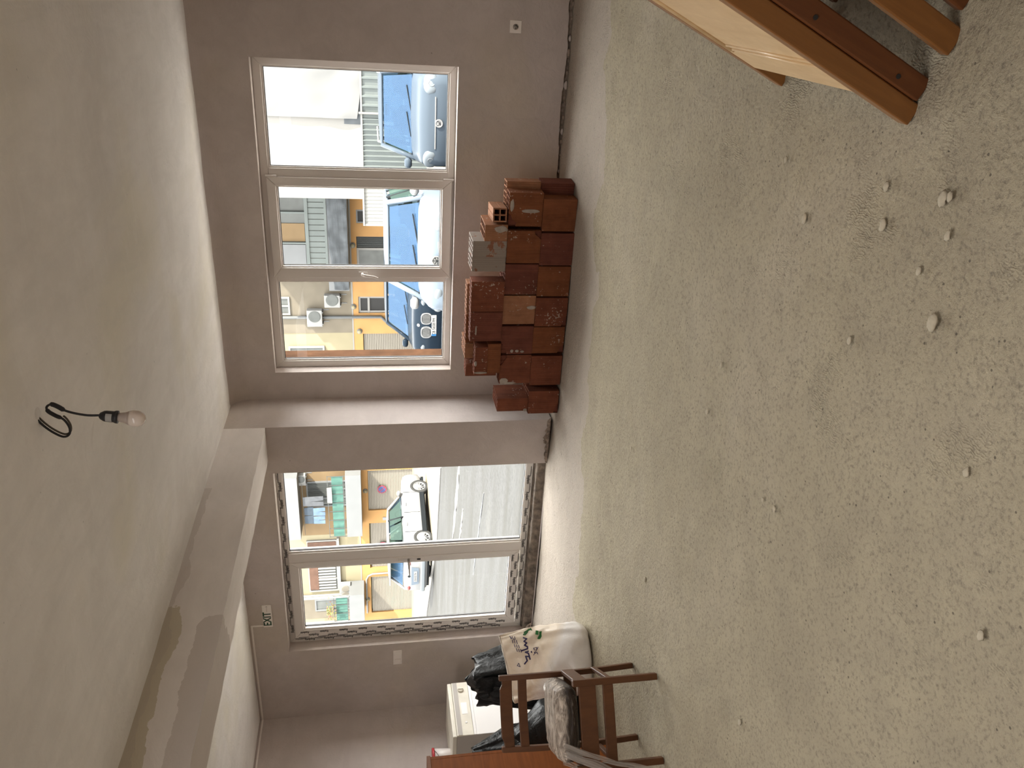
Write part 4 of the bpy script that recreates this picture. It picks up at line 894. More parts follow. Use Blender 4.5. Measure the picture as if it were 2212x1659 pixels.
b = MB(); b.box((-9, 0.31, ZG), (9, 2.05, ZG+0.06)); struct(b.build('bounce_strip', simple('bounce_paving', (0.46, 0.43, 0.39), 0.95, 0, 0.15, 3)))  # unseen pale strip, added to bounce daylight up onto the ceiling
b = MB(); b.box((0.10, 0.176, 0.3), (0.292, 0.345, 2.9)); struct(b.build('trim_1', E_BRICKJ))
# ================================================================== APARTMENT BUILDING across the street
ab = thing('apartment_building', 'long cream apartment building with an orange ground floor across the street', 'building', (-20, YF2, 0))
def A(name, b, m, parent=None, **k):
    o = b.build(name, m, parent or ab, **k); o.location = (0, 0, 0) if parent else (20, -YF2, 0); return o
FL = 2.40
ops = [(-60.0, -57.2, ZG, 1.92), (-36.6, -33.6, ZG, 1.92), (-30.05, -27.38, ZG, 1.92), (-26.72, -23.60, ZG, 1.93), (-22.74, -20.16, ZG, 1.94), (-16.2, -15.2, ZG, 1.95), (-15.05, -12.27, ZG, 1.97), (-11.20, -10.36, ZG, 2.15), (-8.95, -7.44, ZG, 2.16), (-6.82, -6.2, 1.50, 2.14)]
b = MB(); x = -62.0
for (a, c, d, e) in ops:
    b.box((x, YF2, ZG), (a, YF2+0.3, FL)); b.box((a, YF2, e), (c, YF2+0.3, FL))
    if d > ZG+.1: b.box((a, YF2, ZG), (c, YF2+0.3, d))
    x = c
b.box((x, YF2, ZG), (6.0, YF2+0.3, FL)); A('ground_floor_wall', b, E_ORANGE)
b = MB(); b.box((-62, YF2+0.02, FL), (6, YF2+7, 9.2)); b.box((-62, YF2+0.3, ZG), (6, YF2+7, FL)); A('wall', b, E_CREAM)
b = MB(); b.box((-12.2, YF2-0.01, FL), (-4.0, YF2+0.02, 9.2)); A('shaded_wall', b, E_TAN_SHADE)  # shaded stretch of the cream wall, its shade put into the colour
b = MB(); b.box((-24.2, YF2-0.01, 3.0), (-19.2, YF2+0.02, 5.5)); A('loggia_wall', b, E_OCHRE)
b = MB(); b.box((-30.2, YF2-0.01, 3.0), (-28.6, YF2+0.02, 6.0)); A('loggia_wall', b, E_TAN_SHADE)
b = MB(); b.box((-12.0, YF2-0.02, ZG), (-10.0+.0, YF2, 0.26)) ; A('plinth', b, E_PARAPET)
b = MB(); b.box((-28.2, YF2-0.015, 2.40), (6, YF2, 2.46)); A('string_course', b, E_WHITE)
def shutter(x0, x1, z0, z1, mat=E_SHUT, pitch=0.085, vertical=False):
    b = MB(); n = int((x1-x0 if vertical else z1-z0)/pitch); s = []
    for i in range(n):
        p = (x0 if vertical else z0)+i*pitch
        s += [(p, 0.0), (p+pitch*.15, -0.022), (p+pitch*.85, -0.022), (p+pitch, 0.0)]
    for p, q in zip(s, s[1:]):
        if vertical: b.quad((p[0], YF2+.12+p[1], z0), (q[0], YF2+.12+q[1], z0), (q[0], YF2+.12+q[1], z1), (p[0], YF2+.12+p[1], z1))
        else: b.quad((x0, YF2+.12+p[1], p[0]), (x1, YF2+.12+p[1], p[0]), (x1, YF2+.12+q[1], q[0]), (x0, YF2+.12+q[1], q[0]))
    A('roller_shutter', b, mat, fix=False)
for i in (1, 2, 3, 4, 6): shutter(ops[i][0], ops[i][1], ZG, ops[i][3])
def window(x0, x1, z0, z1, pane=E_PANE, fr=E_WHITE, mull=1, y=YF2-0.03, fw_=0.08, name='window_frame'):
    b = MB(); frame_bars(b, (x0, x1, z0, z1), (x0+fw_, x1-fw_, z0+fw_, z1-fw_), y-.04, y+.06)
    for k in range(1, mull+1):
        xm = x0+(x1-x0)*k/(mull+1); b.box((xm-.035, y-.03, z0+fw_), (xm+.035, y+.05, z1-fw_))
    f = A(name, b, fr)
    for k in range(mull+1):
        xa = x0+fw_*.5+(x1-x0-fw_)*k/(mull+1); xb = x0+fw_*.5+(x1-x0-fw_)*(k+1)/(mull+1)
        b = MB(); b.box((xa, y+0.01, z0+fw_*.5), (xb, y+0.03, z1-fw_*.5)); o = b.build('pane', pane, f)
    return f
window(-28.15, -24.55, 3.70, 5.33, E_PANE, E_WHITE, 3)
b = MB(); b.box((-24.65, YF2-.08, 3.75), (-25.9, YF2-.03, 5.28)); A('blind', b, E_BROWN); b = MB(); b.box((-26.3, YF2-.08, 4.8), (-28.0, YF2-.03, 5.28)); A('blind', b, E_BROWN)
b = MB()
for k in range(9): b.box((-26.25-k*.2, YF2-.075, 3.85), (-26.25-k*.2-.11, YF2-.05, 4.85))
A('curtain', b, E_WHITE)
b = MB(); b.box((-28.3, YF2-.16, 3.58), (-24.4, YF2, 3.70)); A('window_sill', b, E_WHITE)
window(-22.3, -20.68, 3.0, 5.14, E_PANE, E_PARAPET, 2)
b = MB()
for k in range(10): b.box((-20.75-k*.085, YF2-.10, 3.95), (-20.75-k*.085-.045, YF2-.07, 5.05))
A('curtain', b, E_RAIL)
window(-29.6, -28.75, 3.1, 5.1, E_PANE, E_PARAPET, 0)
window(-14.8, -12.88, 3.82, 5.50, E_PANE, E_WHITE, 1); window(-11.25, -10.35, 5.30, 6.6, E_PANE, E_WHITE, 1)
window(-11.20, -10.36, 0.30, 2.15, E_DARK, E_WHITE, 0, YF2+.12, .1, 'door_frame')
b = MB(); b.box((-11.2, YF2+.06, 1.62), (-10.36, YF2+.12, 1.72)); A('door_transom', b, E_WHITE)
window(-8.95, -8.0, ZG, 2.16, E_PANE, E_WHITE, 0, YF2+.10, .1, 'door_frame')
b = MB()
for k in range(11): b.box((-7.46-k*.047, YF2+.08, ZG), (-7.46-k*.047-.02, YF2+.12, 2.12))
A('door_grille', b, E_RAIL); b = MB(); b.box((-8.0, YF2+.12, ZG), (-7.44, YF2+.14, 2.16)); A('door_panel', b, E_DARK)
window(-6.82, -6.2, 1.50, 2.14, E_DARK, E_PARAPET, 0, YF2+.05, .07)
# balconies
def balcony(x0, x1, z0, z1, rail_top=None, cloth=None, d=1.2):
    b = MB(); b.box((x0, YF2-d, z0), (x1, YF2-d+.06, z1)); b.box((x0, YF2-d+.06, z0), (x0+.06, YF2, z1)); b.box((x1-.06, YF2-d+.06, z0), (x1, YF2, z1)); A('balcony_parapet', b, E_PARAPET)
    b = MB(); b.box((x0+.06, YF2-d+.06, z0), (x1-.06, YF2, z0+.14)); A('balcony_slab', b, E_WHITE)
    if rail_top:
        b = MB(); n = int((x1-x0)/.55)
        for k in range(n+1): xx = x0+.03+(x1-x0-.06)*k/n; b.box((xx-.012, YF2-d+.02, z1), (xx+.012, YF2-d+.045, rail_top))
        b.box((x0, YF2-d+.015, rail_top-.03), (x1, YF2-d+.05, rail_top)); b.box((x0, YF2-d+.015, z1+.08), (x1, YF2-d+.05, z1+.11)); A('balcony_railing', b, E_RAIL)
        if cloth:
            b = MB(); b.grid(lambda u, v: (x0+.05+(x1-x0-.1)*u, YF2-d+.055+.012*math.sin(u*60), cloth[0]+(cloth[1]-cloth[0])*v), 60, 2); A('screen_cloth', b, E_GREEN, fix=False)
balcony(-23.52, -19.64, 2.28, 3.07, 3.98, (3.20, 3.76)); balcony(-23.54, -19.66, 5.46, 6.3); balcony(-29.50, -27.58, 2.30, 3.12, 3.98, (3.22, 3.84)); balcony(-9.62, -3.5, 2.50, 3.40)
b = MB(); b.box((-27.7, YF2-1.2, 3.1), (-27.6, YF2-1.1, 6.4)); b.box((-29.5, YF2-1.2, 3.1), (-29.42, YF2-1.1, 6.4)); b.box((-29.5, YF2-1.2, 6.0), (-27.6, YF2-1.1, 6.4)); A('balcony_frame', b, E_WHITE)
# closed-in balcony seen through the middle pane
b = MB(); b.box((-9.1, YF2-1.25, 4.16), (-5.0, YF2-1.12, 4.30)); b.box((-9.1, YF2-1.25, 3.38), (-5.0, YF2-1.12, 3.48)); b.box((-9.1, YF2-1.25, 3.45), (-9.0, YF2-1.12, 6.5))
for xx in (-6.05, -7.4): b.box((xx-.03, YF2-1.25, 4.3), (xx+.03, YF2-1.12, 6.5))
A('balcony_frame', b, E_GFRAME)
for k in range(16):
    b = MB(); b.box((-5.1-k*.25, YF2-1.20, 3.48), (-5.1-k*.25-.225, YF2-1.16, 4.16)); A('slat', b, E_GFRAME)
b = MB(); b.box((-9.05, YF2-1.1, 4.3), (-5.0, YF2-1.05, 6.5)); A('enclosure_panel', b, E_PANE)
b = MB(); b.box((-7.35, YF2-1.14, 4.33), (-6.55, YF2-1.09, 5.6)); A('blind', b, E_OCHRE)
b = MB(); b.box((-8.9, YF2-1.14, 4.33), (-7.5, YF2-1.09, 5.7)); A('blind', b, E_PARAPET)
b = MB(); b.grid(lambda u, v: (-9.55+5.0*u, YF2-1.27-.03*math.sin(u*30+v*4)-.03*nz(u*8, v*4, 2), 2.52+(0.82-.28*max(0, .5-u)*1.3+.03*nz(u*9, 1, 1))*v), 60, 10); A('shade_net', b, E_TARP, fix=False)
def pipe(name, label, pts_, r_, m): return tag(MBt(pts_, r_, name, m), label, 'pipe')
def MBt(pts_, r_, name, m):
    b = MB(); b.tube(pts_, r_, 8); return b.build(name, m, None, True)
pipe('downpipe', 'grey downpipe with a white kinked foot on the building opposite, behind the window unit', [(-11.36, YF2-.10, 9.0), (-11.36, YF2-.10, 1.9), (-11.36, YF2-.10, 1.10), (-11.5, YF2-.12, 0.95), (-11.62, YF2-.12, 0.85), (-11.62, YF2-.12, ZG+.03)], 0.075, E_PIPE)
pipe('downpipe', 'thin white downpipe between the two green balconies opposite', [(-28.42, YF2-.08, 8.0), (-28.42, YF2-.08, 3.0), (-28.42, YF2-.15, 2.5), (-28.42, YF2-.42, 2.35)], 0.055, E_WPIPE)
pipe('gas_pipe', 'grey pipe bent over the top of the third garage opposite', [(-30.0, YF2-.05, 2.16), (-27.5, YF2-.05, 2.16), (-27.25, YF2-.05, 2.05), (-27.12, YF2-.05, 1.8), (-27.1, YF2-.05, ZG+.03)], 0.05, E_WPIPE)
pipe('downpipe', 'grey downpipe beside the balcony with the washing', [(-19.3, YF2-.08, 9.0), (-19.3, YF2-.08, ZG+.03)], 0.08, E_PIPE)
for i, (x, z, la) in enumerate(((-21.43, 2.08, 'over the garage with the sign, right of the door leaf'), (-25.16, 2.13, 'over the second garage from the right in the door view'), (-28.99, 2.12, 'over the third garage, seen through the door leaf'), (-10.86, 2.38, 'beside the white framed door opposite'), (-12.13, 2.13, 'over the garage in the left window pane'), (-7.85, 2.33, 'over the grilled door in the middle window pane'))):
    t_ = thing('wall_lamp', 'round white wall lamp ' + la, 'lamp', (x, YF2, z), 0, 'round wall lamps on the orange ground floor')
    b = MB(); b.lathe([(0.13, 0), (0.13, 0.05), (0.10, 0.06)], 16, T((0, 0, 0), R(90))); b.build('base', E_PARAPET, t_, True)
    b = MB(); b.lathe([(0.105, 0.05), (0.085, 0.11), (0.04, 0.14), (0.001, 0.145)], 16, T((0, 0, 0), R(90))); b.build('shade', E_CREAM, t_, True)
def ac(x, z, w_, h, label, vent=False, rz=0.0, two=False):
    t_ = thing('air_conditioner', label, 'air conditioner', (x, YF2-.42, z), rz)
    b = MB(); b.box((-w_/2, 0, 0), (w_/2, .30, h)); b.build('casing', E_AC, t_, bevel=.02)
    rr = h*.40; cx_ = w_*.12 if not two else w_*.22
    b = MB(); b.lathe([(rr, 0), (rr, .015), (rr*.85, .02), (.001, .02)], 24, T((cx_, 0, h*.5), R(90))); b.build('fan_grille', E_PANE if not two else E_SHUT, t_)
    if two: b = MB(); b.lathe([(rr, 0), (rr, .015), (rr*.85, .02), (.001, .02)], 24, T((-w_*.22, 0, h*.5), R(90))); b.build('fan_grille', E_SHUT, t_)
    if vent:
        b = MB()
        for i in range(2):
            for j in range(6): b.box((-w_*.5-.012, .06+i*.11, h*.1+j*h*.135), (-w_*.5, .14+i*.11, h*.1+j*h*.135+h*.09))
        b.build('side_vents', E_DARK, t_)
    b = MB()
    for s_ in (-1, 1): b.box((s_*w_*.36-.02, 0, -.04), (s_*w_*.36+.02, .42, 0)); b.box((s_*w_*.36-.02, .39, -.30), (s_*w_*.36+.02, .42, 0))
    b.build('bracket', E_PARAPET, t_)
ac(-20.35, 5.1, .62, .5, 'white air conditioner high beside the balcony with the washing')
ac(-28.0, 3.05, 1.05, .56, 'white twin-fan air conditioner under the big window, seen through the door leaf', two=True)
ac(-11.3, 3.83, .82, .70, 'white air conditioner with side vents in front of the grey downpipe', vent=True)
ac(-10.45, 2.98, .60, .72, 'white air conditioner tucked against the balcony end in the left window pane')
for x, y, la in ((-21.38, YF2-.02, 'round no parking sign on the garage right of the door frame'), (-25.17, YF2-.02, 'round no parking sign half hidden by the door mullion')):
    t_ = thing('no_parking_sign', la, 'sign', (x, y, 1.2)); 
    b = MB(); b.lathe([(.25, 0), (.25, .02)], 32, T((0, .02, 0), R(90))); b.build('disc', S_RED, t_)
    b = MB(); b.lathe([(.19, 0), (.19, .006)], 32, T((0, 0, 0), R(90))); b.build('field', S_BLUE, t_)
    b = MB(); b.box((-.19, -.011, -.022), (.19, -.0065, .022), M=T((0, 0, 0), 0, R(45))); b.build('slash', S_RED, t_)
    b = MB(); b.box((-.015, .02, -.03), (.015, .16, .03)); b.build('bracket', E_PARAPET, t_)
t_ = MB(); t_.box((-23.42, YF2-.03, 1.0), (-23.22, YF2, 1.19)); tag(t_.build('notice', E_AC, None), 'small white notice on the orange wall between two garages', 'notice')
# washing on the line
def jeans(name, label, x0, x1, z0, z1, m, legs=True, y=YF2-1.0):
    w_ = x1-x0; h = z1-z0
    if legs: poly = [(x0, z1), (x1, z1), (x1+.02, z0), (x0+w_*.58, z0), (x0+w_*.5, z0+h*.62), (x0+w_*.42, z0), (x0-.02, z0)]
    else: poly = [(x0, z1), (x1, z1), (x1+.03, z0+h*.05), (x0+w_*.5, z0), (x0-.03, z0+h*.04)]
    b = MB(); b.prism(poly, .035, 'y', y); tag(b.build(name, m, None), label, 'laundry', 'washing on the balcony line')
jeans('hung_trousers', 'dark grey trousers on the balcony washing line, rightmost', -21.55, -21.0, 4.22, 5.25, J_GREY)
jeans('hung_jeans', 'dark jeans with pale blue legs on the washing line, left pair', -22.70, -22.25, 4.18, 4.76, J_BLUE); jeans('hung_jeans', 'pale blue jeans on the washing line, right pair', -22.18, -21.72, 4.16, 4.76, J_BLUE)
jeans('hung_shirt', 'dark blue garment above the pale jeans on the washing line', -22.70, -22.22, 4.74, 5.22, J_DARK, False, YF2-.95); jeans('hung_shirt', 'dark blue garment beside the grey trousers on the washing line', -22.16, -21.7, 4.74, 5.22, J_DARK, False, YF2-.95)
jeans('hung_towel', 'white towel hung over the balcony rail', -21.2, -20.3, 3.75, 4.0, E_WHITE, False, YF2-1.28)
b = MB(); b.tube([(-23.4, YF2-.98, 5.25), (-20.2, YF2-.98, 5.25)], .012, 6); tag(b.build('washing_line', E_RAIL, None), 'thin washing line strung across the balcony', 'line')
fp = thing('flower_pot', 'pot of yellow and orange flowers on the left balcony rail', 'plant', (-28.5, YF2-1.32, 3.99))
b = MB(); b.lathe([(.10, -.2), (.14, 0), (.12, 0), (.08, -.18)], 14); b.build('pot', E_RAIL, fp)
b = MB(); b2 = MB(); random.seed(5)
for k in range(130):
    p = Vector((random.gauss(0, .28), random.gauss(0, .07), random.uniform(-.12, .36))); a = random.uniform(0, 6.28); s_ = .055
    d1 = Vector((math.cos(a), .3, math.sin(a)))*s_; d2 = Vector((-math.sin(a), .3, math.cos(a)))*s_*.6
    (b2 if k % 4 == 0 else b).add([p-d1, p+d2, p+d1, p-d2], [(0, 1, 2, 3)])
o = b.build('foliage', F_GREEN, fp, fix=False); o['kind'] = 'stuff'; o = b2.build('blossom', F_RED, fp, fix=False); o['kind'] = 'stuff'

# ================================================================== SHEDS AND WHITE BUILDING on the right
sh = thing('metal_shed', 'row of corrugated sheet metal garages behind the parked cars', 'shed', (-4.44, 21.0, ZG))
def corr(name, x0, x1, z0, z1, pitch, depth, m, par, y=0.0):
    b = MB(); n = int(round((x1-x0)/pitch)); s = []
    for i in range(n):
        p = x0+(x1-x0)*i/n; q = (x1-x0)/n
        s += [(p, 0), (p+q*.60, 0), (p+q*.70, -depth), (p+q*.90, -depth), (p+q, 0)]
    for p, q in zip(s, s[1:]): b.quad((p[0], y+p[1], z0), (q[0], y+q[1], z0), (q[0], y+q[1], z1), (p[0], y+p[1], z1))
    return b.build(name, m, par, fix=False)
corr('sheet_wall', 0, 1.35, 0, 2.15, 0.128, -.012, E_METALW, sh); corr('sheet_wall', 1.35, 3.70, 0, 2.13, 0.17, .05, E_METAL, sh); corr('sheet_wall', 3.70, 9.0, 0, 2.13, 0.277, .05, E_METAL, sh)
b = MB(); b.box((-.03, -.06, 2.13), (9.0, 1.2, 2.19)); b.build('roof_edge', E_METALW, sh)
b = MB(); b.tube([(3.69, -.09, 0), (3.69, -.09, 2.25)], .035, 8); b.build('post', E_WHITE, sh)
b = MB(); b.box((3.60, -.12, 1.35), (3.80, -.08, 1.43)); b.build('latch', E_RAIL, sh)
b = MB(); b.box((-.04, -.03, 0), (.04, .03, 2.17)); b.build('post', E_WHITE, sh)
wb = thing('white_building', 'plain white building rising behind the sheet metal garages', 'building', (-3.86, 22.2, ZG))
b = MB(); b.box((0, 0, 0), (14, 6, 10.0)); b.build('wall', E_WHITE, wb)
b = MB(); b.box((2.55, -.03, 2.0), (4.4, 0, 2.75)); b.build('dark_panel', E_TARP, wb); b = MB(); b.box((4.4, -.03, 2.0), (7.5, 0, 2.75)); b.build('brown_panel', E_BROWN, wb)
def tf(u, v):
    x = -1.12+4.6*u; z = 1.86+5.6*v; e = max(0, 1-v*2.2)
    zz = z-0.12*math.sin(u*6)*e+.10*(u-.3)**2*e
    return (x+.05*nz(u*3, v*3, 1), 22.08+.03*nz(u*9+v*2, v*5, 2)+.08*e*math.sin(u*10+v*13)*nz(u*3, v*4, 6), zz)
b = MB(); b.grid(tf, 70, 60); tag(b.build('tarpaulin', E_CLOTH, None, True, fix=False), 'creased white tarpaulin sheet hanging on the white building', 'tarpaulin')

# ================================================================== CARS
def panel3(b, pts_, n, th, mi=0):
    pts_ = [Vector(p) for p in pts_]; n = Vector(n).normalized()*th; k = len(pts_)
    b.add(pts_+[p+n for p in pts_], [tuple(range(k-1, -1, -1)), tuple(range(k, 2*k))]+[(i, (i+1) % k, (i+1) % k+k, i+k) for i in range(k)], mi)
def wheel(t_, x, y, r_, s_, spokes=10):
    b = MB(); Mx = T((x, y, r_), 0, R(90)*s_)
    b.lathe([(r_*.62, -.09), (r_*.93, -.10), (r_, -.06), (r_, .07), (r_*.94, .10), (r_*.66, .10), (r_*.62, .06)], 36, Mx, 0, False); wh = b.build('wheel', C_TYRE, t_, True)
    b = MB(); b.lathe([(r_*.70, .085), (r_*.70, .10), (r_*.60, .095), (r_*.58, .04)], 32, Mx, 0, False); b.lathe([(r_*.16, .05), (r_*.15, .085), (.001, .09)], 16, Mx)
    for k in range(spokes):
        a = 2*math.pi*k/spokes; b.box((r_*.10, -r_*.045, .055), (r_*.64, r_*.045, .085), M=Mx @ Matrix.Rotation(a, 4, 'Z'))
    b.build('rim', C_RIM, wh); b = MB(); b.lathe([(r_*.62, .02), (.001, .02)], 24, Mx, 0, False); b.build('hub_shadow', C_TRIM, wh)
def car(name, label, loc, head, L_, W_, H_, paint_, hood_z, belt, nose_z, ws0, ws1, rear0, rear1, wr=.33, glass=C_GLASS, tail_z=None, wb_=None, taper=.80, sq=False):
    t_ = thing(name, label, 'car', loc, head); hw = W_/2; f = L_/2; tail_z = tail_z or belt
    st = [(-f, .34, tail_z-.10, .78), (-f+.06, .26, tail_z-.02, .90), (-f+.35, .22, tail_z, .985), (rear0+.1, .20, belt, 1.0), (0, .20, belt, 1.0), (ws0-.05, .20, belt, 1.0), (ws0+.15, .20, hood_z+.01, .995), (f-.55, .21, hood_z-.05, .975), (f-.22, .23, (hood_z+nose_z)/2, .93), (f-.06, .28, nose_z, .86), (f, .34, nose_z-.12, .76)]
    b = MB(); rings = []
    for (y, zb, zt, k) in st:
        h = hw*k; zt2 = zt; half = [(h*.80, zb), (h*.97, zb+.10), (h, zb+.28), (h*1.0, (zb+zt)/2+.06), (h*.965, zt2-.10), (h*.90, zt2-.025), (h*.70, zt2+.01), (0, zt2+.028)]
        rings.append([(x, y, z) for x, z in half]+[(-x, y, z) for x, z in half[-2::-1]])
    b.ring(rings); b.build('body', paint_, t_, True)
    # cabin
    cw0, cw1 = hw*.925, hw*taper*.925; zt = H_
    c0 = [(-cw0, ws0), (cw0, ws0), (cw0, rear0), (-cw0, rear0)]; c1 = [(-cw1, ws1), (cw1, ws1), (cw1, rear1), (-cw1, rear1)]
    z0 = belt-.04
    b = MB(); rings = [[(x, y, zt-.06) for x, y in c1], [(x, y, zt-.02) for x, y in c1], [(x*.90, y-.12*(1 if y > 0 else -1), zt+.005) for x, y in c1], [(x*.5, y*.5, zt+.022) for x, y in c1]]
    b.ring(rings); b.build('roof', paint_, t_, bevel=.03, seg=3)
    for i in range(4):
        p, q = c0[i], c1[i]; b = MB(); b.tube([(p[0]*.985, p[1], z0-.02), (q[0]*.98, q[1]*.985, zt-.035)], .045, 8); b.build('pillar', paint_, t_, True)
    for s_ in (-1, 1):
        b = MB(); xm = (cw0+cw1)/2; ym = (ws0+ws1)/2*.1-.25; b.tube([(s_*cw0*.985, ym, z0-.02), (s_*cw1*.98, ym, zt-.035)], .04, 8); b.build('pillar', C_TRIM, t_, True)
        b = MB(); sx = s_*hw*.40
        for yy in (.12, -.85):
            if yy < rear0+.55: continue
            b.ring([[(sx+.24*w__*math.cos(a), yy-.10*v+.10*math.sin(a), belt-.12+(zt-belt)*.72*v) for a in [k*math.pi/4 for k in range(8)]] for v, w__ in ((0, 1), (.6, .95), (.75, .55), (.80, .5), (1.0, .5))])
        b.build('seat', C_TRIM, t_, True)
    b = MB(); b.box((-hw*.86, ws0-.50, belt-.10), (hw*.86, ws0-.05, belt+.005)); b.box((-hw*.88, rear0+.05, belt-.12), (hw*.88, ws0-.5, belt-.08)); b.build('dashboard', C_TRIM, t_)
    b = MB(); b.tube([(hw*.40+.18*math.cos(a), ws0-.56-.06*math.sin(a), belt+.06+.17*math.sin(a)) for a in [k*math.pi/8 for k in range(17)]], .016, 6); b.build('steering_wheel', C_TRIM, t_, True)
    b = MB(); b.box((-.11, ws1+.05, zt-.18), (.11, ws1+.08, zt-.11)); b.build('inner_mirror', C_TRIM, t_)
    def glassp(nm, a0, b0, a1, b1, u0, u1, v0, v1, n, m=glass, extra=None):
        def P(u, v): return Vector(a0).lerp(Vector(b0), u).lerp(Vector(a1).lerp(Vector(b1), u), v)
        pts_ = [P(u0, v0), P(u1, v0), P(u1-(extra or 0), v1), P(u0+(extra or 0), v1)]
        b = MB(); panel3(b, pts_, n, .012); return b.build(nm, m, t_)
    B3 = lambda p, z: (p[0], p[1], z)
    zl, zh = z0+.02, zt-.05
    glassp('windshield', B3(c0[0], z0), B3(c0[1], z0), B3(c1[0], zh), B3(c1[1], zh), .055, .945, .06, .95, (0, 1, .7), extra=.01)
    glassp('rear_window', B3(c0[3], z0), B3(c0[2], z0), B3(c1[3], zh), B3(c1[2], zh), .08, .92, .14, .93, (0, -1, .5))
    for s_ in (0, 1):
        a0, b0, a1, b1 = (c0[1], c0[2], c1[1], c1[2]) if s_ else (c0[0], c0[3], c1[0], c1[3])
        n = (1, 0, .3) if s_ else (-1, 0, .3)
        for (u0, u1) in ((.10, .44), (.47, .76), (.79, .93)): glassp('side_window', B3(a0, z0), B3(b0, z0), B3(a1, zh), B3(b1, zh), u0, u1, .14, .90, n, C_GGLASS, extra=.0)
    w_ = wb_ or L_*.60; yo = (f-(L_-w_)/2)*0
    for sx in (-1, 1):
        for sy_ in (-1, 1): wheel(t_, sx*(hw-.095), sy_*w_/2+.03, wr, sx)
        b = MB(); b.ring([[(sx*(hw*.93+q*.20), ws0-.12+.07*k*math.cos(a), belt+.07+.075*k*math.sin(a)) for a in [i*math.pi/4 for i in range(8)]] for q, k in ((0, .5), (.25, 1), (.8, 1), (1, .7))]); b.build('wing_mirror', paint_ if name != 'parked_suv' else C_WHITE, t_, True)
    b = MB(); b.box((-hw*.9, -f+.25, .16), (hw*.9, f-.25, .26)); b.build('underbody', C_TRIM, t_)
    return t_
def plate(t_, y, z, txt, face=1, x=0.0, w_=.52, eu=True):
    b = MB(); b.box((x-w_/2, y, z-.055), (x+w_/2, y+.012*face, z+.055)); p = b.build('number_plate', C_PLATE, t_)
    Mx = T((x-.02*face*(-1), y+.0135*face, z), R(90), 0, R(180) if face > 0 else 0)
    text('plate_lettering', txt, .095, C_INK, p, Mx, .0005, width=w_*.80)
    if eu: b = MB(); b.box((x+face*(w_/2-.05), y+.0125*face, z-.055), (x+face*w_/2, y+.0140*face, z+.055)); b.build('plate_band', C_BLUEP, p)
def lamp(t_, c_, r3, ang, m=C_LAMP, name='headlight', front=1):
    for s_ in (-1, 1):
        Mx = T((s_*c_[0], c_[1], c_[2]), 0, 0, -s_*front*ang)
        b = MB(); nu, nv = 20, 10; rings = []
        for j in range(nv+1):
            a = math.pi*j/nv; rings.append([(r3[0]*math.copysign(abs(math.cos(q))**.8, math.cos(q))*max(.02, math.sin(a))**.7, r3[1]*math.cos(a), r3[2]*math.copysign(abs(math.sin(q))**.8, math.sin(q))*max(.02, math.sin(a))**.7) for q in [2*math.pi*i/nu for i in range(nu)]])
        b.ring(rings, M=Mx); o = b.build(name, m, t_, True)
        if front > 0:
            b = MB(); b.lathe([(r3[2]*.42, 0), (r3[2]*.38, .008), (r3[2]*.30, .002), (.001, .002)], 20, Mx @ T((-s_*.22*r3[0], r3[1]*.93, 0), R(-90))); b.build('lamp_lens', C_SILVER, o)
def wipers(t_, y, z, w_):
    for s_ in (-.1, .55):
        b = MB(); b.tube([(w_*s_, y+.10, z+.02), (w_*s_-w_*.6, y+.03, z+.10)], .012, 6); b.build('wiper', C_TRIM, t_)

PI = math.pi
# slate van, nearest the right-hand pane
v = car('parked_van', 'slate blue van facing the window, in the right-hand pane', (0.90, 8.95+2.1, ZG), PI, 4.3, 1.78, 1.70, C_BLUE, 1.08, 1.10, .92, 1.25, .62, -1.95, -1.75, glass=C_GLASS, taper=.86)
lamp(v, (.66, 2.02, .80), (.20, .10, .14), R(34))
b = MB(); panel3(b, [(-.46, 2.13, .52), (.46, 2.13, .52), (.50, 2.12, .70), (-.50, 2.12, .70)], (0, 1, 0), .02); b.build('grille', C_TRIM, v)
b = MB(); b.box((-.46, 2.15, .715), (.46, 2.165, .735)); b.build('grille_trim', C_CHROME, v)
b = MB(); b.lathe([(.075, 0), (.07, .02), (.055, .02), (.05, .012), (.001, .012)], 24, T((0, 2.16, .66), R(-90))); em = b.build('emblem', C_CHROME, v)
stroke('emblem_mark', [[(-.035, .03), (-.015, -.03), (0, .0), (.015, -.03), (.035, .03)]], .010, C_TRIM, em, lambda a, c: Vector((a, 2.185, .66+c)))
b = MB(); panel3(b, [(-.80, 2.02, .34), (.80, 2.02, .34), (.74, 2.08, .47), (-.74, 2.08, .47)], (0, 1, 0), .06); b.build('bumper_intake', C_TRIM, v)
wipers(v, 1.10, 1.10, .75)
for s_ in (-1, 1):
    b = MB(); b.tube([(s_*.66, .55, 1.66), (s_*.66, .45, 1.74), (s_*.66, -1.3, 1.74), (s_*.66, -1.45, 1.66)], .018, 6); b.build('roof_rail', C_CHROME, v)
# pale SUV in the middle pane
u = car('parked_suv', 'pale blue-white SUV facing the window, in the middle pane', (-0.97, 5.70+2.25, ZG), PI+R(8), 4.55, 1.86, 1.67, C_PEARL, 1.12, 1.13, 1.0, 1.15, .45, -2.0, -1.7, wr=.36, taper=.80)
lamp(u, (.66, 2.11, .88), (.27, .10, .095), R(36))
b = MB(); panel3(b, [(-.55, 2.22, .40), (.55, 2.22, .40), (.45, 2.26, .78), (-.45, 2.26, .78)], (0, 1, 0), .02); b.build('grille', C_TRIM, u)
b = MB(); b.tube([(-.60, 2.18, .92), (-.2, 2.28, .89), (0, 2.29, .86), (.2, 2.28, .89), (.60, 2.18, .92)], .018, 6); b.build('grille_trim', C_CHROME, u)
b = MB(); b.lathe([(.075, 0), (.075, .02), (.06, .02), (.058, .008), (.001, .008)], 24, T((0, 2.28, .93), R(-90), 0, 0)); em = b.build('emblem', C_RIM, u)
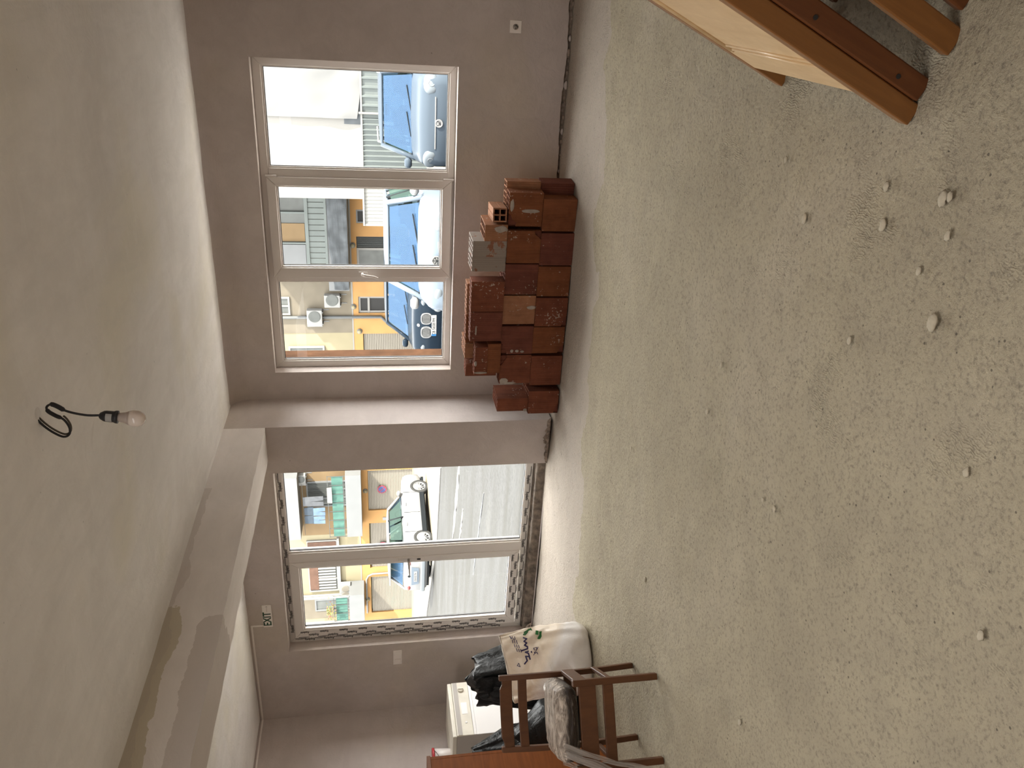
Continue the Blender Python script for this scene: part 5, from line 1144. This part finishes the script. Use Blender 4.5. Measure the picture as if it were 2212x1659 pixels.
stroke('emblem_mark', [[(.0, .06), (.0, -.06)], [(-.05, .03), (0, -.01), (.05, .03)], [(-.055, -.02), (.055, -.02)]], .012, C_TRIM, em, lambda a, c: Vector((a, 2.305, .93+c)))
wipers(u, 1.0, 1.13, .8)
for s_ in (-1, 1): b = MB(); b.lathe([(.10, 0), (.10, .03), (.06, .03)], 16, T((s_*.72, 2.12, .52), R(-90))); b.build('fog_lamp', C_LAMP, u)
# dark car with twin oval grilles in the left pane
k_ = car('parked_estate', 'dark car with twin oval grilles facing the window, in the left pane', (-4.02, 11.0+2.2, ZG), PI+R(1), 4.45, 1.90, 1.60, C_BLACK, 1.05, 1.06, .92, 1.05, .35, -1.95, -1.6, wr=.35, taper=.78)
lamp(k_, (.66, 2.05, .77), (.25, .13, .09), R(36))
for s_ in (-1, 1):
    ov = [(s_*.17+.145*math.copysign(abs(math.cos(a))**.7, math.cos(a)), .70+.13*math.copysign(abs(math.sin(a))**.7, math.sin(a))) for a in [i*2*PI/20 for i in range(20)]]
    b = MB(); b.prism(ov, .03, 'y', 2.205); g = b.build('grille', C_CHROME, k_)
    b = MB(); b.prism([(s_*.17+(x-s_*.17)*.82, .70+(z-.70)*.82) for x, z in ov], .012, 'y', 2.228); b.build('grille_opening', C_TRIM, g)
    b = MB()
    for q in range(7): b.box((s_*.17-.10+q*.032, 2.24, .61), (s_*.17-.10+q*.032+.010, 2.248, .79))
    b.build('grille_bars', C_RIM, g)
    b = MB(); panel3(b, [(s_*.45, 2.16, .38), (s_*.80, 2.0, .40), (s_*.84, 1.95, .56), (s_*.46, 2.17, .54)], (0, 1, 0), .03); b.build('bumper_intake', C_TRIM, k_)
b = MB(); b.lathe([(.04, 0), (.035, .01), (.001, .012)], 20, T((0, 2.20, .88), R(-60))); b.build('emblem', C_CHROME, k_)
plate(k_, 2.225, .52, 'CB 5658 PM', 1); wipers(k_, .92, 1.06, .8)
b = MB(); b.box((-.60, 2.17, .30), (.60, 2.22, .40)); b.build('bumper_lip', C_CHROME, k_)
# white SUV seen from its rear right corner beyond the door: the only car in the door view
s1 = car('white_suv', 'white SUV parked beyond the glass door, seen from its rear right corner', (-14.96, 17.60, ZG), math.atan2(-.15, .989), 4.40, 1.86, 1.58, C_WHITE, 1.04, 1.05, .92, 1.05, .40, -2.05, -1.60, wr=.35, glass=C_GLASS, wb_=2.60, taper=.80)
b = MB(); b.box((.915, -1.0, .20), (.94, 1.0, .36)); b.build('side_skirt', C_TRIM, s1)
for y in (.40, -.60):
    b = MB(); b.box((.925, y-.09, .88), (.95, y+.09, .91)); b.build('door_handle', C_CHROME, s1)
for y in (1.02, -.02, -.98): b = MB(); b.box((.925, y-.006, .40), (.934, y+.006, .98)); b.build('door_gap', C_TRIM, s1)
lamp(s1, (.70, -2.06, .88), (.23, .13, .085), R(32), C_RED, 'tail_light', -1)
plate(s1, -2.235, .66, 'CB 0125 TH', -1, eu=False)
b = MB(); panel3(b, [(-.40, -2.21, .54), (.40, -2.21, .54), (.46, -2.21, .80), (-.46, -2.21, .80)][::-1], (0, -1, 0), .02); b.build('plate_recess', C_PEARL, s1)  # pale blue carries the shade on the white car's rear
b = MB(); b.lathe([(.05, 0), (.045, .012), (.001, .012)], 16, T((0, -2.215, .88), R(90))); b.build('emblem', C_TRIM, s1)
b = MB(); b.box((-.80, -2.26, .32), (.80, -2.10, .48)); b.build('rear_bumper', C_SILVER, s1, bevel=.04)  # silver in place of white: the rear's shade is put into the colour
b = MB(); b.box((-.70, -1.98, 1.50), (.70, -1.60, 1.55)); b.build('spoiler', C_WHITE, s1, bevel=.015)
b = MB(); b.tube([(0, -1.4, 1.58), (0, -1.5, 1.72)], .012, 6); b.build('aerial', C_TRIM, s1)
